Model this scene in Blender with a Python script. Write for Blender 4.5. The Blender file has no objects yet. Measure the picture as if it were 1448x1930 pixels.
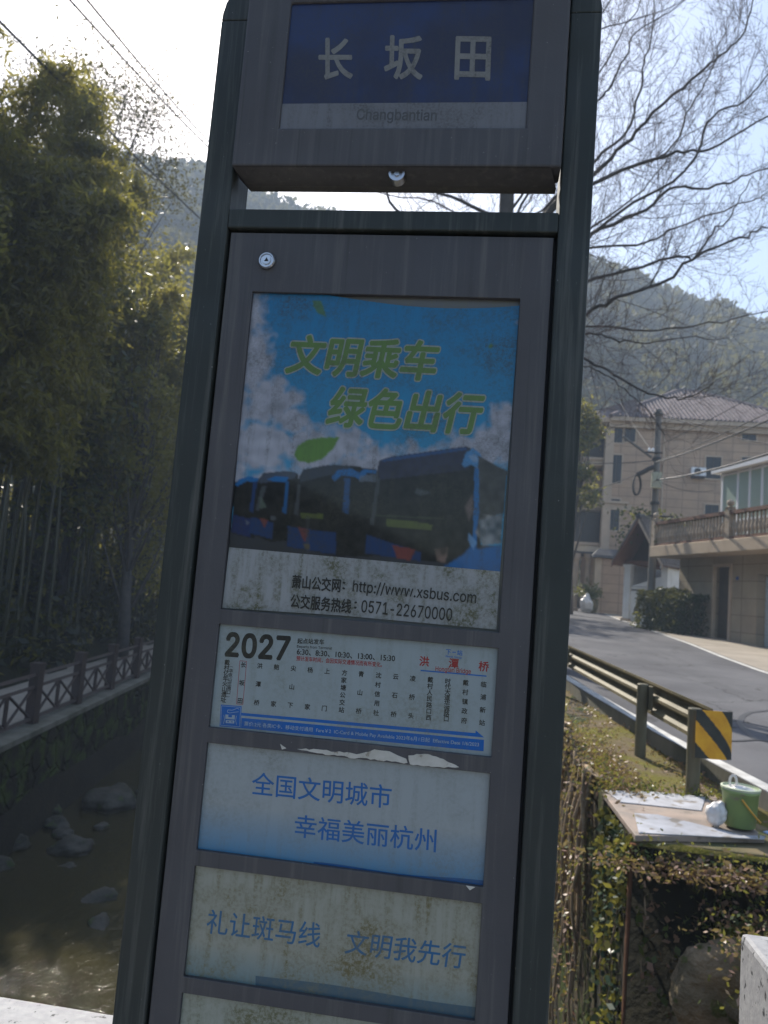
import bpy, math, random
import numpy as np
from mathutils import Vector, Matrix
random.seed(7); RNG = np.random.default_rng(7)
PI = math.pi
SC = bpy.context.scene
COL = SC.collection

# ------------------------------------------------------------------ camera model (metres; sign plane is Y = 0)
YAW, PIT, ROL = (math.radians(a) for a in (-7.83, 5.97, 4.56))
CAM = np.array([.225, -1.387, 1.6]); FPX = 1450.0
_f = np.array([math.sin(YAW)*math.cos(PIT), math.cos(YAW)*math.cos(PIT), math.sin(PIT)])
_r0 = np.array([math.cos(YAW), -math.sin(YAW), 0.0]); _u0 = np.cross(_r0, _f)
_r = _r0*math.cos(ROL) + _u0*math.sin(ROL); _u = -_r0*math.sin(ROL) + _u0*math.cos(ROL)
def ray(px, py): return _f + _r*(px-724)/FPX + _u*(965-py)/FPX
def at_y(px, py, Y):
    d = ray(px, py); return CAM + d*(Y-CAM[1])/d[1]
def at_z(px, py, Z):
    d = ray(px, py); return CAM + d*(Z-CAM[2])/d[2]
def at_x(px, py, X):
    d = ray(px, py); return CAM + d*(X-CAM[0])/d[0]
SY = 0.0
def S(px, py):                      # a point of the sign's face -> (x, z) on the plane Y = SY
    p = at_y(px, py, SY); return float(p[0]), float(p[2])

# ------------------------------------------------------------------ objects
BASE = {}
def tag(o, label=None, cat=None, group=None, kind=None):
    if label: o['label'] = label
    if cat: o['category'] = cat
    if group: o['group'] = group
    if kind: o['kind'] = kind
    return o
def thing(name, loc, label, cat, group=None):
    o = bpy.data.objects.new(name, None); COL.objects.link(o)
    o.location = loc; o.empty_display_size = .2
    BASE[o.name] = Vector(loc)
    return tag(o, label, cat, group)
def copy_tree(o, parent=None):
    c = o.copy(); COL.objects.link(c)
    if parent: c.parent = parent
    for ch in o.children: copy_tree(ch, c)
    return c

class MB:
    def __init__(s): s.v = []; s.f = []; s.m = []; s.mats = []; s.M = None
    def mi(s, m):
        if m not in s.mats: s.mats.append(m)
        return s.mats.index(m)
    def add(s, vs, fs, m):
        k = len(s.v); i = s.mi(m)
        for p in vs:
            p = Vector(p)
            s.v.append(tuple(s.M @ p) if s.M else tuple(p))
        for f in fs: s.f.append(tuple(k+j for j in f)); s.m.append(i)
        return s
    def box(s, a, b, m):
        x0, y0, z0 = a; x1, y1, z1 = b
        return s.add([(x0,y0,z0),(x1,y0,z0),(x1,y1,z0),(x0,y1,z0),(x0,y0,z1),(x1,y0,z1),(x1,y1,z1),(x0,y1,z1)],
                     [(0,3,2,1),(4,5,6,7),(0,1,5,4),(1,2,6,5),(2,3,7,6),(3,0,4,7)], m)
    def quad(s, pts, m): return s.add(pts, [tuple(range(len(pts)))], m)
    def prism(s, poly, d, m):        # poly: 3-D points, d: extrusion vector
        n = len(poly); P = [Vector(p) for p in poly]; D = Vector(d)
        vs = P + [p + D for p in P]
        fs = [tuple(range(n))[::-1], tuple(range(n, 2*n))] + [(i, (i+1) % n, n+(i+1) % n, n+i) for i in range(n)]
        return s.add(vs, fs, m)
    def tube(s, pts, r, m, k=6, cap=True):
        P = [Vector(p) for p in pts]; n = len(P)
        R = [r]*n if not hasattr(r, '__len__') else r
        vs = []; ref = Vector((.31, .17, .93))
        for i in range(n):
            t = (P[min(i+1, n-1)] - P[max(i-1, 0)])
            if t.length < 1e-9: t = Vector((0, 0, 1))
            t.normalize()
            if abs(t.dot(ref)) > .97: ref = Vector((.9, .4, .1))
            a = t.cross(ref).normalized(); b = t.cross(a)
            for j in range(k):
                w = 2*PI*j/k; vs.append(P[i] + (a*math.cos(w) + b*math.sin(w))*R[i])
        fs = [(i*k+j, i*k+(j+1) % k, (i+1)*k+(j+1) % k, (i+1)*k+j) for i in range(n-1) for j in range(k)]
        if cap: fs += [tuple(range(k))[::-1], tuple(range((n-1)*k, n*k))]
        return s.add(vs, fs, m)
    def lathe(s, c, prof, m, k=16, axis='z'):   # prof: (radius, height)
        vs = []
        for r, h in prof:
            for j in range(k):
                w = 2*PI*j/k; a, b = r*math.cos(w), r*math.sin(w)
                vs.append((c[0]+a, c[1]+b, c[2]+h) if axis == 'z' else (c[0]+a, c[1]+h, c[2]+b))
        n = len(prof)
        fs = [(i*k+j, i*k+(j+1) % k, (i+1)*k+(j+1) % k, (i+1)*k+j) for i in range(n-1) for j in range(k)]
        fs += [tuple(range(k))[::-1], tuple(range((n-1)*k, n*k))]
        return s.add(vs, fs, m)
    def build(s, name, parent=None, loc=None, smooth=False, bevel=0, kind=None):
        base = Vector(loc) if loc is not None else (BASE[parent.name] if parent else Vector((0, 0, 0)))
        me = bpy.data.meshes.new(name)
        V = np.array(s.v, dtype=float).reshape(-1, 3) - np.array(base)
        me.from_pydata(V.tolist(), [], s.f)
        for m in s.mats: me.materials.append(m)
        me.polygons.foreach_set('material_index', s.m)
        if smooth: me.polygons.foreach_set('use_smooth', [True]*len(s.f))
        me.update()
        o = bpy.data.objects.new(name, me); COL.objects.link(o)
        if parent:
            o.parent = parent; BASE[o.name] = base
        else:
            o.location = base; BASE[o.name] = base
        if bevel:
            b = o.modifiers.new('edge', 'BEVEL'); b.width = bevel; b.segments = 2; b.limit_method = 'ANGLE'; b.angle_limit = .6
        if kind: o['kind'] = kind
        return o

def np_mesh(name, V, n, mats, mi=None, parent=None, loc=(0, 0, 0)):   # V: (faces, n, 3) loose polygons
    me = bpy.data.meshes.new(name); F = V.shape[0]
    base = np.array(BASE[parent.name]) if parent else np.array(loc, float)
    me.vertices.add(F*n); me.vertices.foreach_set('co', (V.reshape(-1, 3) - base).astype(np.float32).ravel())
    me.loops.add(F*n); me.loops.foreach_set('vertex_index', np.arange(F*n, dtype=np.int32))
    me.polygons.add(F); me.polygons.foreach_set('loop_start', np.arange(0, F*n, n, dtype=np.int32))
    for m in mats: me.materials.append(m)
    if mi is not None: me.polygons.foreach_set('material_index', mi.astype(np.int32))
    me.update(calc_edges=True)
    o = bpy.data.objects.new(name, me); COL.objects.link(o)
    if parent: o.parent = parent; BASE[o.name] = Vector(base)
    else: o.location = loc; BASE[o.name] = Vector(loc)
    return o
def leaves(P, size, aspect=.4, droop=.3, flat=0.0):        # rhombic leaf at every point of P
    n = len(P); d = RNG.normal(size=(n, 3)); d[:, 2] = d[:, 2]*(1-flat) - droop
    d /= np.linalg.norm(d, axis=1)[:, None]
    q = RNG.normal(size=(n, 3)); q[:, 2] *= (1-flat) if flat else 1
    s = np.cross(d, q); s /= np.linalg.norm(s, axis=1)[:, None] + 1e-9
    L = (np.asarray(size)*RNG.uniform(.6, 1.35, n))[:, None]; W = L*aspect*.5
    return np.stack([P, P + d*L*.45 + s*W, P + d*L, P + d*L*.45 - s*W], axis=1)

# ------------------------------------------------------------------ materials
def nodes(name):
    m = bpy.data.materials.new(name); m.use_nodes = True
    nt = m.node_tree; b = nt.nodes['Principled BSDF']; return m, nt, b
def N(nt, t, **k):
    n = nt.nodes.new(t)
    for a, v in k.items():
        if a in n.inputs: n.inputs[a].default_value = v
        else: setattr(n, a, v)
    return n
def mixc(nt, fac, a, b, mode='MIX'):
    x = nt.nodes.new('ShaderNodeMix'); x.data_type = 'RGBA'; x.blend_type = mode
    for sock, val in ((x.inputs[0], fac), (x.inputs[6], a), (x.inputs[7], b)):
        if hasattr(val, 'is_output'): nt.links.new(val, sock)
        else: sock.default_value = val if not isinstance(val, tuple) else (*val, 1) if len(val) == 3 else val
    return x.outputs[2]
def ramp(nt, src, p0, p1, c0=(0, 0, 0), c1=(1, 1, 1)):
    r = nt.nodes.new('ShaderNodeValToRGB'); r.color_ramp.elements[0].position = p0; r.color_ramp.elements[1].position = p1
    r.color_ramp.elements[0].color = (*c0, 1); r.color_ramp.elements[1].color = (*c1, 1)
    nt.links.new(src, r.inputs[0]); return r.outputs[0]
def coords(nt, scale=(1, 1, 1)):
    tc = nt.nodes.new('ShaderNodeTexCoord'); mp = nt.nodes.new('ShaderNodeMapping'); mp.inputs['Scale'].default_value = scale
    nt.links.new(tc.outputs['Object'], mp.inputs[0]); return mp.outputs[0]
def noise(nt, vec, scale, detail=5, rough=.55):
    n = N(nt, 'ShaderNodeTexNoise', Scale=scale, Detail=detail, Roughness=rough); nt.links.new(vec, n.inputs['Vector']); return n.outputs['Fac']
def bump(nt, b, h, strength=.3, dist=.01):
    n = N(nt, 'ShaderNodeBump', Strength=strength, Distance=dist); nt.links.new(h, n.inputs['Height']); nt.links.new(n.outputs[0], b.inputs['Normal'])
def mat(name, c, c2=None, scale=4.0, rough=.75, metal=0.0, bumps=0.0, bscale=None, bdist=.01, spots=None, stretch=(1, 1, 1), lo=.35, hi=.65, spec=.5):
    m, nt, b = nodes(name); v = coords(nt, stretch)
    h = noise(nt, v, scale)
    col = mixc(nt, ramp(nt, h, lo, hi), c, c2 or c)
    if spots:
        sc, th, cc = spots
        col = mixc(nt, ramp(nt, noise(nt, v, sc, 3), th, th+.06), col, cc)
    nt.links.new(col, b.inputs['Base Color'])
    b.inputs['Roughness'].default_value = rough; b.inputs['Metallic'].default_value = metal
    b.inputs['Specular IOR Level'].default_value = spec
    if bumps: bump(nt, b, noise(nt, v, bscale or scale*6, 6), bumps, bdist)
    return m
def leafmat(name, c, c2, trans=.35, scale=.8, rough=.45, spec=.4):
    m, nt, b = nodes(name); out = nt.nodes['Material Output']
    g = nt.nodes.new('ShaderNodeNewGeometry')
    h = noise(nt, coords(nt), scale, 2)
    f = N(nt, 'ShaderNodeMath', operation='ADD'); f.use_clamp = True
    f2 = N(nt, 'ShaderNodeMath', operation='MULTIPLY_ADD'); f2.inputs[1].default_value = .7; f2.inputs[2].default_value = -.35
    nt.links.new(g.outputs['Random Per Island'], f2.inputs[0]); nt.links.new(f2.outputs[0], f.inputs[0]); nt.links.new(ramp(nt, h, .3, .7), f.inputs[1])
    col = mixc(nt, f.outputs[0], c, c2); nt.links.new(col, b.inputs['Base Color'])
    b.inputs['Roughness'].default_value = rough; b.inputs['Specular IOR Level'].default_value = spec
    t = nt.nodes.new('ShaderNodeBsdfTranslucent'); nt.links.new(mixc(nt, .5, col, (.62, .56, .11), 'MIX'), t.inputs['Color'])
    mx = nt.nodes.new('ShaderNodeMixShader'); mx.inputs[0].default_value = trans
    nt.links.new(b.outputs[0], mx.inputs[1]); nt.links.new(t.outputs[0], mx.inputs[2]); nt.links.new(mx.outputs[0], out.inputs[0])
    return m
def paper(name, c, grime=.5, dirt=(.13, .13, .085), c2=None, lo=.4, hi=.6, gscale=9.0):   # printed sheet behind clear plastic, mildewed in blotches and streaks
    m, nt, b = nodes(name); v = coords(nt)
    base = c if not c2 else mixc(nt, ramp(nt, noise(nt, coords(nt, (1, 1, 1)), 5.5, 6), lo, hi), c, c2)
    big = ramp(nt, noise(nt, v, gscale, 7, .62), .44, .66)
    st = ramp(nt, noise(nt, coords(nt, (26, 1, 2.2)), 2.2, 5, .6), .45, .75)
    fine = ramp(nt, noise(nt, v, 190, 4, .7), .42, .62)
    k = N(nt, 'ShaderNodeMath', operation='MAXIMUM'); nt.links.new(big, k.inputs[0]); nt.links.new(st, k.inputs[1])
    k2 = N(nt, 'ShaderNodeMath', operation='MULTIPLY'); nt.links.new(k.outputs[0], k2.inputs[0]); nt.links.new(fine, k2.inputs[1])
    k3 = N(nt, 'ShaderNodeMath', operation='MULTIPLY_ADD'); nt.links.new(k2.outputs[0], k3.inputs[0]); k3.inputs[1].default_value = grime
    k4 = N(nt, 'ShaderNodeMath', operation='MULTIPLY'); nt.links.new(k.outputs[0], k4.inputs[0]); k4.inputs[1].default_value = grime*.35
    nt.links.new(k4.outputs[0], k3.inputs[2]); k3.use_clamp = True
    nt.links.new(mixc(nt, k3.outputs[0], base, dirt), b.inputs['Base Color'])
    b.inputs['Roughness'].default_value = .45; b.inputs['Specular IOR Level'].default_value = .25; b.inputs['Coat Weight'].default_value = .3; b.inputs['Coat Roughness'].default_value = .05
    return m
def glass(name, c=(.02, .03, .04), rough=.08):
    m, nt, b = nodes(name); b.inputs['Base Color'].default_value = (*c, 1); b.inputs['Roughness'].default_value = rough
    b.inputs['Specular IOR Level'].default_value = .3; return m
def tiles(name, c, mortar, w, h, msize=.012, c2=None, bumpy=.3, squash=1.0):
    m, nt, b = nodes(name)
    br = N(nt, 'ShaderNodeTexBrick'); br.inputs['Color1'].default_value = (*c, 1); br.inputs['Color2'].default_value = (*(c2 or c), 1)
    br.inputs['Mortar'].default_value = (*mortar, 1); br.inputs['Scale'].default_value = 1; br.inputs['Mortar Size'].default_value = msize
    br.inputs['Brick Width'].default_value = w; br.inputs['Row Height'].default_value = h; br.offset = 0
    # walls are vertical: use (horizontal run, height)
    tc = nt.nodes.new('ShaderNodeTexCoord'); sp = nt.nodes.new('ShaderNodeSeparateXYZ'); cb = nt.nodes.new('ShaderNodeCombineXYZ')
    nt.links.new(tc.outputs['Object'], sp.inputs[0])
    ad = N(nt, 'ShaderNodeMath', operation='ADD'); nt.links.new(sp.outputs[0], ad.inputs[0]); nt.links.new(sp.outputs[1], ad.inputs[1])
    nt.links.new(ad.outputs[0], cb.inputs[0]); nt.links.new(sp.outputs[2], cb.inputs[1]); nt.links.new(cb.outputs[0], br.inputs['Vector'])
    n = noise(nt, tc.outputs['Object'], 1.3, 6)
    nt.links.new(mixc(nt, ramp(nt, n, .4, .75), br.outputs[0], mixc(nt, .35, br.outputs[0], (.12, .1, .08))), b.inputs['Base Color'])
    b.inputs['Roughness'].default_value = .6
    return m
def stonewall(name, c, c2, joint, scale=2.2, moss=(.05, .07, .02)):
    m, nt, b = nodes(name); v = coords(nt, (1, 1, 1.35))
    wob = N(nt, 'ShaderNodeTexNoise', Scale=3.0, Detail=3)
    nt.links.new(v, wob.inputs['Vector'])
    vv = N(nt, 'ShaderNodeVectorMath', operation='ADD'); sc = N(nt, 'ShaderNodeVectorMath', operation='SCALE'); sc.inputs['Scale'].default_value = .25
    nt.links.new(wob.outputs['Color'], sc.inputs[0]); nt.links.new(v, vv.inputs[0]); nt.links.new(sc.outputs[0], vv.inputs[1])
    vo = N(nt, 'ShaderNodeTexVoronoi', Scale=scale); vo.feature = 'DISTANCE_TO_EDGE'; nt.links.new(vv.outputs[0], vo.inputs['Vector'])
    vc = N(nt, 'ShaderNodeTexVoronoi', Scale=scale); nt.links.new(vv.outputs[0], vc.inputs['Vector'])
    sep = nt.nodes.new('ShaderNodeSeparateColor'); nt.links.new(vc.outputs['Color'], sep.inputs[0])
    col = mixc(nt, sep.outputs[0], c, c2)
    e = ramp(nt, vo.outputs['Distance'], .02, .09)
    col = mixc(nt, e, joint, col)
    col = mixc(nt, ramp(nt, noise(nt, v, 2.2, 7), .46, .62), col, moss)
    nt.links.new(col, b.inputs['Base Color']); b.inputs['Roughness'].default_value = .9; b.inputs['Specular IOR Level'].default_value = .1
    ad = N(nt, 'ShaderNodeMath', operation='MULTIPLY_ADD'); nt.links.new(noise(nt, v, 14, 6), ad.inputs[0]); ad.inputs[1].default_value = .35; nt.links.new(e, ad.inputs[2])
    bump(nt, b, ad.outputs[0], .8, .06)
    return m

M = dict(
 frame=mat('dark_green_grey_painted_steel', (.018, .023, .021), (.026, .031, .028), 3, .55, spots=(160, .74, (.3, .3, .3)), bumps=.05, bscale=300),
 door=None,
 chrome=mat('dull_chrome', (.55, .55, .56), (.42, .42, .44), 30, .28, 1.0),
 black=mat('recess_black', (.012, .012, .013)),
 asphalt=None,
 linepaint=mat('worn_white_road_paint', (.62, .61, .58), (.42, .41, .39), 3.5, .7, spots=(30, .64, (.2, .2, .19)), spec=.12),
 concrete=mat('pavement_concrete', (.34, .30, .25), (.26, .23, .19), 1.1, .85, bumps=.2, bscale=60, spots=(14, .66, (.14, .12, .09)), spec=.12),
 wallconcrete=mat('weathered_concrete', (.20, .19, .16), (.10, .10, .075), 1.6, .9, bumps=.4, bscale=30, stretch=(1, 1, .4), spec=.12),
 granite=mat('speckled_granite', (.34, .34, .345), (.27, .27, .28), 40, .6, spots=(42, .62, (.05, .05, .055)), bumps=.35, bscale=70, bdist=.004, spec=.12),
 deck=mat('bridge_deck_concrete', (.30, .29, .27), (.22, .21, .2), 2.0, .85, bumps=.2, bscale=70, spec=.12),
 earth=mat('mossy_earth', (.13, .10, .06), (.12, .11, .022), 1.5, .95, bumps=.7, bscale=26, bdist=.03, spots=(18, .62, (.17, .12, .085)), lo=.42, hi=.58, spec=.12),
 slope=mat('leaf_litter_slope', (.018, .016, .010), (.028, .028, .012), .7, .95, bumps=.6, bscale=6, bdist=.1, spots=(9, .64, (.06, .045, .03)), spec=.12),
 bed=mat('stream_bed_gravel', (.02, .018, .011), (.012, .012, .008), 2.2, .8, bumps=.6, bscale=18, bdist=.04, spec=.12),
 rock=mat('grey_river_rock', (.085, .08, .068), (.035, .036, .028), 3.0, .8, bumps=.5, bscale=14, bdist=.03, spots=(5, .6, (.055, .07, .03)), spec=.12),
 mossrock=mat('mossy_revetment_rock', (.27, .205, .135), (.12, .10, .062), 4.0, .85, bumps=1.0, bscale=22, bdist=.04, spots=(7, .62, (.08, .09, .03)), spec=.12),
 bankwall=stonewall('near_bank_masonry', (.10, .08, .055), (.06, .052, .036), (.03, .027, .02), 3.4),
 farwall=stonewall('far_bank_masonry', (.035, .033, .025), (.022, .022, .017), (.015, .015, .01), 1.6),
 fence=mat('brown_concrete_fence_paint', (.05, .031, .026), (.04, .028, .024), 3, .7, bumps=.2, bscale=40),
 rail=mat('weathered_guardrail_zinc', (.16, .132, .07), (.10, .085, .04), 2.2, .65, 0, spots=(9, .62, (.22, .19, .1)), bumps=.15, bscale=40),
 railpost=mat('dusty_steel_post', (.13, .115, .07), (.10, .09, .055), 4, .6, .1, bumps=.2, bscale=40),
 hazyellow=mat('hazard_yellow', (.72, .36, .015), (.60, .27, .01), 9, .5, spots=(11, .66, (.12, .06, .02))),
 hazblack=mat('hazard_black', (.016, .018, .016), (.03, .032, .028), 9, .5),
 board=mat('pale_plastic_board', (.42, .43, .47), (.30, .30, .32), 6, .6, spots=(5, .58, (.20, .175, .15))),
 slab=mat('pinkish_concrete_slab', (.34, .26, .21), (.24, .20, .17), 5, .85, bumps=.25, bscale=60, spots=(7, .6, (.2, .16, .13))),
 brick=mat('old_mossy_brickwork', (.20, .155, .095), (.10, .10, .05), 3.5, 1.0, bumps=.6, bscale=30, bdist=.012, spec=.1, spots=(6, .64, (.11, .06, .035))),
 bucket=mat('green_plastic', (.25, .36, .14), (.20, .29, .115), 5, .45, spots=(9, .6, (.24, .25, .17))),
 bucketrim=mat('dusty_green_rim', (.50, .54, .42), (.38, .44, .28), 9, .5),
 orange=mat('orange_plastic_handle', (.65, .32, .04), rough=.45),
 bag=mat('white_polythene_bag', (.72, .70, .68), (.55, .52, .5), 14, .3, bumps=.6, bscale=12, bdist=.02),
 bluebag=mat('pale_blue_plastic', (.35, .5, .75), (.45, .58, .8), 14, .35),
 cream=mat('cream_render', (.52, .42, .31), (.44, .35, .26), 1.5, .8, bumps=.15, bscale=30, spec=.12),
 annex=tiles('annex_wall_tile', (.36, .30, .22), (.16, .13, .1), 1.2, .6, .012, (.33, .27, .2)),
 villa=tiles('villa_wall_tile', (.44, .30, .205), (.25, .17, .12), 1.0, .55, .022, (.415, .28, .19)),
 villatrim=mat('pale_stone_trim', (.48, .37, .28), (.40, .31, .235), 2, .8),
 rooftile=mat('grey_pink_roof_tile', (.20, .165, .168), (.12, .10, .105), 2.0, .8, spec=.1, bumps=.4, bscale=9, bdist=.05),
 roofdark=mat('dark_roof_tile', (.05, .05, .055), (.08, .078, .08), 3, .6, bumps=.3, bscale=10),
 roofgrey=mat('weathered_grey_roof_tile', (.20, .17, .155), (.14, .12, .115), 3, .7, bumps=.3, bscale=10),
 wood=mat('reddish_timber', (.16, .062, .032), (.11, .045, .025), 2.0, .6, stretch=(1, 8, 8)),
 shaded_wood=mat('shaded_timber', (.03, .016, .012), (.02, .012, .01), 2, .7), white=mat('white_render', (.78, .77, .74), (.68, .67, .64), 2, .7),
 baluster=mat('weathered_terracotta_balustrade', (.40, .33, .26), (.27, .21, .15), 5, .8, spots=(4, .6, (.12, .11, .05))),
 coping=mat('red_brown_coping', (.18, .085, .055), (.12, .07, .05), 3, .75),
 shutter=mat('pale_blue_grey_shutter', (.44, .50, .54), (.38, .44, .48), 2, .5),
 doorwood=mat('dark_door_metal', (.045, .042, .038), (.07, .06, .05), 3, .5),
 glass=glass('dark_window_glass', (.012, .016, .026), .25), greenglass=glass('greenish_sunroom_glass', (.34, .42, .37), .12),
 alu=mat('white_aluminium', (.74, .75, .78), rough=.4), iron=mat('black_iron', (.02, .02, .024), rough=.5),
 pole=mat('grey_concrete_pole', (.17, .16, .145), (.11, .105, .1), 2, .85, stretch=(1, 1, .2)),
 cable=mat('black_cable', (.025, .025, .027), rough=.6), greycable=mat('grey_cable_bundle', (.07, .07, .075), rough=.6),
 bark=mat('grey_bark', (.085, .075, .07), (.055, .05, .046), 5, .9, bumps=.5, bscale=20), twig=mat('reddish_twig', (.085, .055, .052), (.06, .045, .045), 2, .8),
 culm=mat('bamboo_culm', (.028, .03, .014), (.055, .05, .026), 1.5, .45, stretch=(1, 1, .5)),
 vine=mat('dry_vine_stem', (.30, .22, .14), (.18, .13, .08), 6, .9, bumps=.4),
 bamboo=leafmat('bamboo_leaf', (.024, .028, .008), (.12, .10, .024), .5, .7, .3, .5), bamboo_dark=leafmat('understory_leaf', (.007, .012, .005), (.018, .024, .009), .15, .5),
 yellowleaf=leafmat('sunlit_yellow_green_leaf', (.065, .07, .014), (.19, .165, .03), .42, .4),
 broadleaf=leafmat('broad_leaf', (.018, .035, .010), (.055, .075, .018), .3, .6, .35),
 hedgeleaf=leafmat('hedge_leaf', (.008, .026, .013), (.02, .05, .025), .12, 2.0, .5, .2),
 weedleaf=leafmat('weed_leaf', (.035, .06, .014), (.07, .10, .022), .3, 3.0), dryleaf=leafmat('dry_leaf', (.17, .085, .06), (.30, .19, .13), .2, 3.0),
 farleaf=leafmat('hill_canopy', (.012, .018, .016), (.05, .048, .03), .15, .045, .7, .1),
)

def paint_metal(name, c, c2):      # painted steel with dust film, drip streaks, chips and fine scratches
    m, nt, b = nodes(name); v = coords(nt)
    col = mixc(nt, ramp(nt, noise(nt, v, 3.2, 6, .6), .35, .68), c, c2)
    st = noise(nt, coords(nt, (34, 34, 1.3)), 1.6, 5, .65); col = mixc(nt, ramp(nt, st, .52, .78, (0, 0, 0), (.5, .5, .5)), col, (.15, .145, .13))
    st2 = noise(nt, coords(nt, (50, 50, .9)), 1.1, 4, .6); col = mixc(nt, ramp(nt, st2, .58, .74, (0, 0, 0), (.55, .55, .55)), col, (.03, .03, .03))
    col = mixc(nt, ramp(nt, noise(nt, v, 260, 2), .755, .77), col, (.42, .41, .38))
    nt.links.new(col, b.inputs['Base Color'])
    nt.links.new(ramp(nt, noise(nt, v, 6, 5), .3, .7, (.42, .42, .42), (.66, .66, .66)), b.inputs['Roughness']); b.inputs['Specular IOR Level'].default_value = .35
    bump(nt, b, noise(nt, v, 240, 4), .06, .004); return m
M['door'] = paint_metal('charcoal_painted_steel', (.056, .054, .059), (.070, .067, .071))
M['frame'] = paint_metal('dark_green_grey_painted_steel', (.020, .025, .023), (.028, .033, .030))
def asphalt():      # worn surface: wheel bands along the lane, patches, grit and hairline cracks
    m, nt, b = nodes('asphalt'); v = coords(nt)
    col = mixc(nt, ramp(nt, noise(nt, v, .5, 6, .6), .35, .65), (.070, .070, .078), (.118, .118, .126))
    col = mixc(nt, ramp(nt, noise(nt, coords(nt, (1.5, .06, 1)), 1.0, 4), .45, .7, (0, 0, 0), (.45, .45, .45)), col, (.05, .05, .055))
    col = mixc(nt, ramp(nt, noise(nt, v, 85, 3, .7), .6, .68, (0, 0, 0), (.6, .6, .6)), col, (.22, .215, .21))
    wv_ = N(nt, 'ShaderNodeTexNoise', Scale=1.5, Detail=4); nt.links.new(v, wv_.inputs['Vector'])
    ad = N(nt, 'ShaderNodeVectorMath', operation='ADD'); nt.links.new(v, ad.inputs[0]); nt.links.new(wv_.outputs['Color'], ad.inputs[1])
    vo = N(nt, 'ShaderNodeTexVoronoi', Scale=.45); vo.feature = 'DISTANCE_TO_EDGE'; nt.links.new(ad.outputs[0], vo.inputs['Vector'])
    col = mixc(nt, ramp(nt, vo.outputs['Distance'], .004, .012, (.75, .75, .75), (0, 0, 0)), col, (.03, .03, .032))
    nt.links.new(col, b.inputs['Base Color']); b.inputs['Roughness'].default_value = .85; b.inputs['Specular IOR Level'].default_value = .15
    bump(nt, b, noise(nt, v, 130, 5), .3, .006); return m
M['asphalt'] = asphalt()
# ------------------------------------------------------------------ text and printed sheets
import os
try: FONT = bpy.data.fonts.load(os.path.join(bpy.utils.resource_path('LOCAL'), 'datafiles', 'fonts', 'Inter.woff2'))   # Blender's own interface font, a plain grotesque
except Exception: FONT = None
_glyph = {}
def text_mesh(body):
    if body not in _glyph:
        c = bpy.data.curves.new('lettering', 'FONT'); c.body = body; c.size = 1; c.resolution_u = 4
        if FONT and body.isascii(): c.font = FONT
        o = bpy.data.objects.new('lettering', c); COL.objects.link(o); bpy.context.view_layer.update()
        ev = o.evaluated_get(bpy.context.evaluated_depsgraph_get()); me = ev.to_mesh()
        vs = np.array([tuple(v.co) for v in me.vertices]); fs = [tuple(p.vertices) for p in me.polygons]
        ev.to_mesh_clear(); bpy.data.objects.remove(o); bpy.data.curves.remove(c)
        _glyph[body] = (vs, fs)
    return _glyph[body]
def rim(bold): return [(0, 0)] + [(bold*math.cos(t), bold*math.sin(t)) for t in np.linspace(0, 2*PI, 12 if bold > .03 else 6, endpoint=False)] if bold else [(0, 0)]
def text_fit(mb, body, TL, TR, BL, y, m, bold=0.0):   # lettering fitted to a (possibly slanted) box; strokes fattened by stacked copies
    vs, fs = text_mesh(body); lo, hi = vs[:, :2].min(0), vs[:, :2].max(0)
    tl, tr, bl = (np.array(S(*p)) for p in (TL, TR, BL))
    for i, (dx, dy) in enumerate(rim(bold)):
        q = (vs[:, :2] + (dx, dy) - lo)/(hi - lo)
        P = bl + q[:, :1]*(tr - tl) + q[:, 1:]*(tl - bl)
        mb.add([(p[0], y - .00001*i, p[1]) for p in P], fs, m)
def glyphs(mb, body, p0, p1, size, y, m, bold=.02, rot=0):        # characters spread from centre p0 to centre p1 (sheet coordinates)
    n = len(body)
    for i, ch in enumerate(body):
        t = i/max(1, n-1); c = np.array(p0)*(1-t) + np.array(p1)*t
        vs, fs = text_mesh(ch); P0 = vs[:, :2] - (vs[:, :2].min(0) + vs[:, :2].max(0))/2
        for k, (dx, dy) in enumerate(rim(bold)[::2] if bold else [(0, 0)]):
            P = (P0 + (dx, dy))*size
            if rot: P = np.stack([P[:, 1], -P[:, 0]], 1)
            mb.add([(c[0]+p[0], y - .00001*k, c[1]+p[1]) for p in P], fs, m)
def sheet(mb, pts, y, m):                                          # polygon printed on the sheet, given in photograph points
    P = [(S(*p)[0], y, S(*p)[1]) for p in pts]; mb.quad(P, m)

def plate(us, zs, holes, y0, y1, m):      # flat plate with rectangular cut-outs, welded
    mb = MB(); nu, nz = len(us), len(zs)
    solid = lambda i, j: 0 <= i < nu-1 and 0 <= j < nz-1 and (i, j) not in holes
    vs = [(u, y, z) for y in (y0, y1) for z in zs for u in us]; K = nu*nz; fs = []
    for i in range(nu-1):
        for j in range(nz-1):
            if not solid(i, j): continue
            a, b, c, d = j*nu+i, j*nu+i+1, (j+1)*nu+i+1, (j+1)*nu+i
            fs += [(a, b, c, d), (K+d, K+c, K+b, K+a)]
            for (p, q), nb in (((a, b), (i, j-1)), ((b, c), (i+1, j)), ((c, d), (i, j+1)), ((d, a), (i-1, j))):
                if not solid(*nb): fs.append((q, p, K+p, K+q))
    used_ = sorted({k for f in fs for k in f}); ix = {k: n for n, k in enumerate(used_)}
    return mb.add([vs[k] for k in used_], [tuple(ix[k] for k in f) for f in fs], m)
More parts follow.
